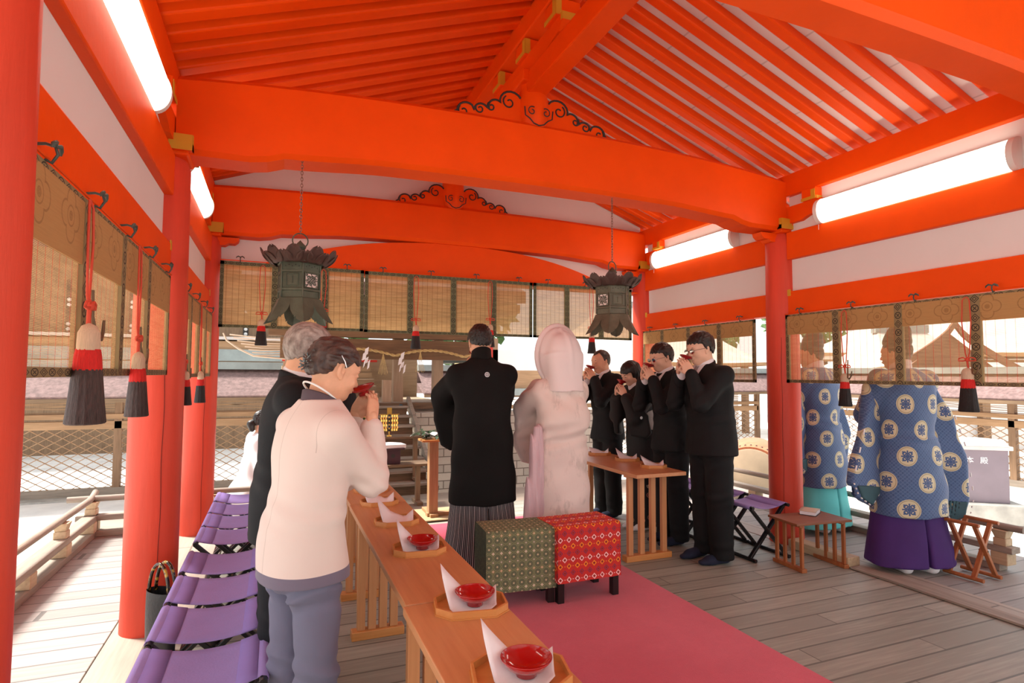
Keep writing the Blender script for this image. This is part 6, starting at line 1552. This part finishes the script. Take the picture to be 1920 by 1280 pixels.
# ---- priests in blue brocade robes
def medallion(shade):
    def fn(nt, b):
        (x, y, z), src = coords(nt, 'pat'); S, T = .27, .185; row = (y/T).fl(); u = ((x/S)+row*.5).fr()-.5; v = (y/T).fr()-.5; u = u*S; v = v*T; r = hyp(u, v)
        g = .026; a1 = (x/g).fr()-.5; a2 = (y/g).fr()-.5; lat = (hyp(a1.ab()-.5, a2.ab()-.5)-.40).ab() < .07; lat2 = ((a1.ab() < .28)*(a2.ab() < .28)*((((x/g).fl()+(y/g).fl()).mod(2.0)) < .5))
        base = mixc(nt, lat*.4, mixc(nt, lat2*.5, srgb(66, 92, 134), srgb(50, 72, 112)), srgb(118, 142, 172))
        inn = r < .070; ring = ((r-.062).ab() < .0028); q = hyp(u.ab()-.020, v.ab()-.020); pet = (q < .015)*(q > .006); cr = ((u.ab() < .005).mx(v.ab() < .005))*(r < .042); cen = (r < .013)*(r > .006); rg2 = (r-.036).ab() < .003
        blue = pet.mx(cr).mx(cen).mx(((u.ab()-v.ab()).ab() < .006)*(r > .030)*(r < .048))
        c = mixc(nt, inn, base, srgb(204, 194, 160)); c = mixc(nt, blue*inn, c, srgb(62, 88, 132)); return mixc(nt, ring*.8, c, srgb(150, 140, 110))
    return fn
mat('robe_blue', (.1, .2, .4), .65, fn=medallion(1), var=.06, vs=8, spec=.35, sheen=.2)
mat('robe_lining', srgb(52, 84, 92), .8, var=.15, vs=8); mat('lace_white', (.82, .80, .78), .7, var=0); mat('eboshi_black', (.02, .017, .016), .45, var=.2, vs=20)
mat('hakama_purple', srgb(72, 42, 108), .75, var=.15, vs=4, spec=.3); mat('hakama_teal', srgb(104, 208, 206), .7, var=.08, vs=4, spec=.3)
def priest(loc, rz, H, label, hk, Lp, Rp, hyaw, seed):
    p = Person(label, loc, rz, H, bow=.02, hp=.08, hyaw=hyaw); W = {q: np.array([q*.05, .26, 1.06]) for q in (-1, 1)}
    p.arms(W, {q: np.array([q*.9, -.1, -1.]) for q in (-1, 1)})
    for q in (-1, 1): p.body.append(hand(p.wr[q], nrm((-q*.35, .9, .15)), nrm((-q*1, 0, -.3)), -1 if q > 0 else 1, (.6, .7, .8, .9), .004, .95, .5))
    p.body.append(Field(.008).add([cone(p.el[q], p.wr[q], .038, .025) for q in (-1, 1)]).solve())
    p.build_body(); p.face(); p.hair(hair_short(.008, -.062, -.02, .05, .002, 0, seed))
    f = Field(.005); f.add(ell((0, -.020, .085), (.078, .098, .060)), .01); f.add(ell((0, -.030, .135), (.055, .088, .085)), .04); f.add(ell((0, -.055, .175), (.030, .070, .060)), .03)
    mesh_obj('tall_black_cap', [p.hx(f.solve(waves(seed, 5, 30, 90, .0025), lambda P: .062+.10*np.maximum(0, -P[..., 1])*0-P[..., 2]))], 'eboshi_black', p.t, p.sc)
    def ex(f): pass
    kimono(p, 'robe_blue', h=.008, zs=(.40, .7, .93, 1.0, 1.15, 1.30, 1.39, 1.465), rx=(.275, .250, .212, .200, .205, .210, .185, .08), ry=(.195, .175, .152, .142, .145, .14, .11, .065), arm=(.085, .08, .07), sleeve=0, name='brocade_robe', slv=False, fold=.005, neck=.064, cy=[-.01]*8, pat=lambda V: np.stack([np.arctan2(V[:, 0], -V[:, 1]*1.2)*.23, V[:, 2], V[:, 2]*0], 1), disp2=lambda P: -.010*np.exp(-((P[..., 2]-.95)/.012)**2)+.004*np.sin(P[..., 2]*70+P[..., 0]*20)*np.exp(-((P[..., 2]-.95)/.07)**2))
    neckband(p, 'shirt_white', .066, .05, 'white_inner_collar')
    for q, poly in ((-1, Lp), (1, Rp)):
        f = Field(.007); o = np.array([0, .03, 0]); f.add(slab(poly, o+[0, .02, 0], (1, q*-.28, 0), (0, .05, 1), .042, .035), .02)
        f.sub(slab([(lerp(u, np.mean([a for a, b_ in poly]), .10), lerp(v, np.mean([b_ for a, b_ in poly]), .06)-.05) for u, v in poly], o+[0, .02+.012, -.02], (1, q*-.28, 0), (0, .05, 1), .022, .01), .01)
        mesh_obj('wide_sleeve', [f.solve(waves(seed+q, 7, 12, 30, .008))], 'robe_blue', p.t, p.sc, pat=lambda V: np.stack([V[:, 0]*1.04+.07, V[:, 2]+.06, V[:, 2]*0], 1))
        U = nrm((1, q*-.28, 0)); N_ = np.cross(U, (0, 0, 1.)); m = MB(); lo_ = sorted(poly, key=lambda a: a[1])[:3]
        P2 = [o+U*u+np.array([0, .05*v+.02, v]) for u, v in poly]
        m2 = MB(); k0 = 2
        for i in range(2, len(poly)-2):
            a, b_ = P2[i], P2[i+1]
            for tt in (.15, .45, .75): c1 = a+(b_-a)*tt; c2 = a+(b_-a)*(tt+.09); MB().tube([tuple((c+np.array([0, -.047, .02]))*p.sc) for c in (c1, c2)], .0055, 6).build('white_lacing', 'lace_white', p.t)
        k_ = np.array(poly); zc = k_[:, 1].min(); ce_ = k_[k_[:, 1] < zc+.30].mean(0)
        f = Field(.006); f.add(slab([(lerp(ce_[0], u, .80)-q*.02, lerp(ce_[1], v, .80)) for u, v in poly if v < zc+.30], o+np.array([0, -.028, .005]), (1, q*-.28, 0), (0, .05, 1), .008, .004), .005)
        mesh_obj('sleeve_lining', [f.solve(waves(seed+9, 4, 12, 30, .003))], 'robe_lining', p.t, p.sc)
        ce = np.mean(poly, 0); in_ = [(lerp(u, ce[0], .22), lerp(v, min(b for a, b in poly), .55)+.03) for u, v in poly]
    hakama(p, hk, z1=.60, w0=.215, w1=.315, d0=.14, d1=.205, n=8, hem=.05); p.feet('tabi_white', ((-.13, -.07), (.06, -.09)), (.2, -.2))
    return p
priest((4.40, 2.98, 0), rad(-14), 1.72, 'priest in a blue medallion robe and purple hakama, nearest on the right', 'hakama_purple',
    [(-.14, 1.40), (-.26, 1.34), (-.36, 1.06), (-.54, .64), (-.49, .53), (-.36, .45), (-.20, .60), (-.15, 1.0)], [(.14, 1.40), (.26, 1.38), (.38, 1.14), (.46, .82), (.475, .50), (.44, .36), (.32, .31), (.20, .52), (.13, .66), (.15, 1.0)], .45, 51)
priest((4.74, 4.02, 0), rad(8), 1.74, 'priest in a blue robe and turquoise hakama, half hidden by the pillar', 'hakama_teal',
    [(-.14, 1.40), (-.26, 1.34), (-.34, 1.06), (-.42, .66), (-.40, .58), (-.30, .52), (-.20, .66), (-.15, 1.0)], [(.10, 1.38), (.22, 1.36), (.37, 1.10), (.45, .84), (.38, .62), (.28, .50), (.12, .80), (.06, 1.12)], .75, 57)

# ---- shrine maiden kneeling beyond the railing
p = Person('shrine maiden in a white robe with a low ponytail, kneeling at the far left', (-.16, 6.55, -.56), rad(-75), 1.60, bow=.03, hp=.1, skin='skin_pale', woman=True, shoulders=.15)
p.arms({q: np.array([q*.10, .24, .98]) for q in (-1, 1)}, {q: np.array([q*.4, -.3, -1.]) for q in (-1, 1)})
for q in (-1, 1): p.body.append(hand(p.wr[q], (-q*.3, .9, -.1), (-q*.6, 0, -.8), -1 if q > 0 else 1, (.3, .3, .4, .4), .006, .85))
p.build_body(legs=False); p.face()
p.hair(hair_updo(44)); f = Field(.005); f.add(chain([(0, -.10, .0), (0, -.135, -.035), (0, -.12, -.09)], [.028, .040, .030]), .02); mesh_obj('ponytail', [p.hx(f.solve())], 'hair_black', p.t, p.sc)
kimono(p, 'kimono_white', zs=(.60, .75, .9, 1.05, 1.2, 1.32, 1.40, 1.45), rx=(.30, .27, .225, .19, .175, .17, .15, .07), ry=(.32, .28, .21, .16, .14, .13, .10, .06), cy=[-.06, -.05, -.03, 0, .01, .02, .025, .03], arm=(.09, .10, .08), sleeve=.28, name='white_robe', fold=.006, neck=.055)
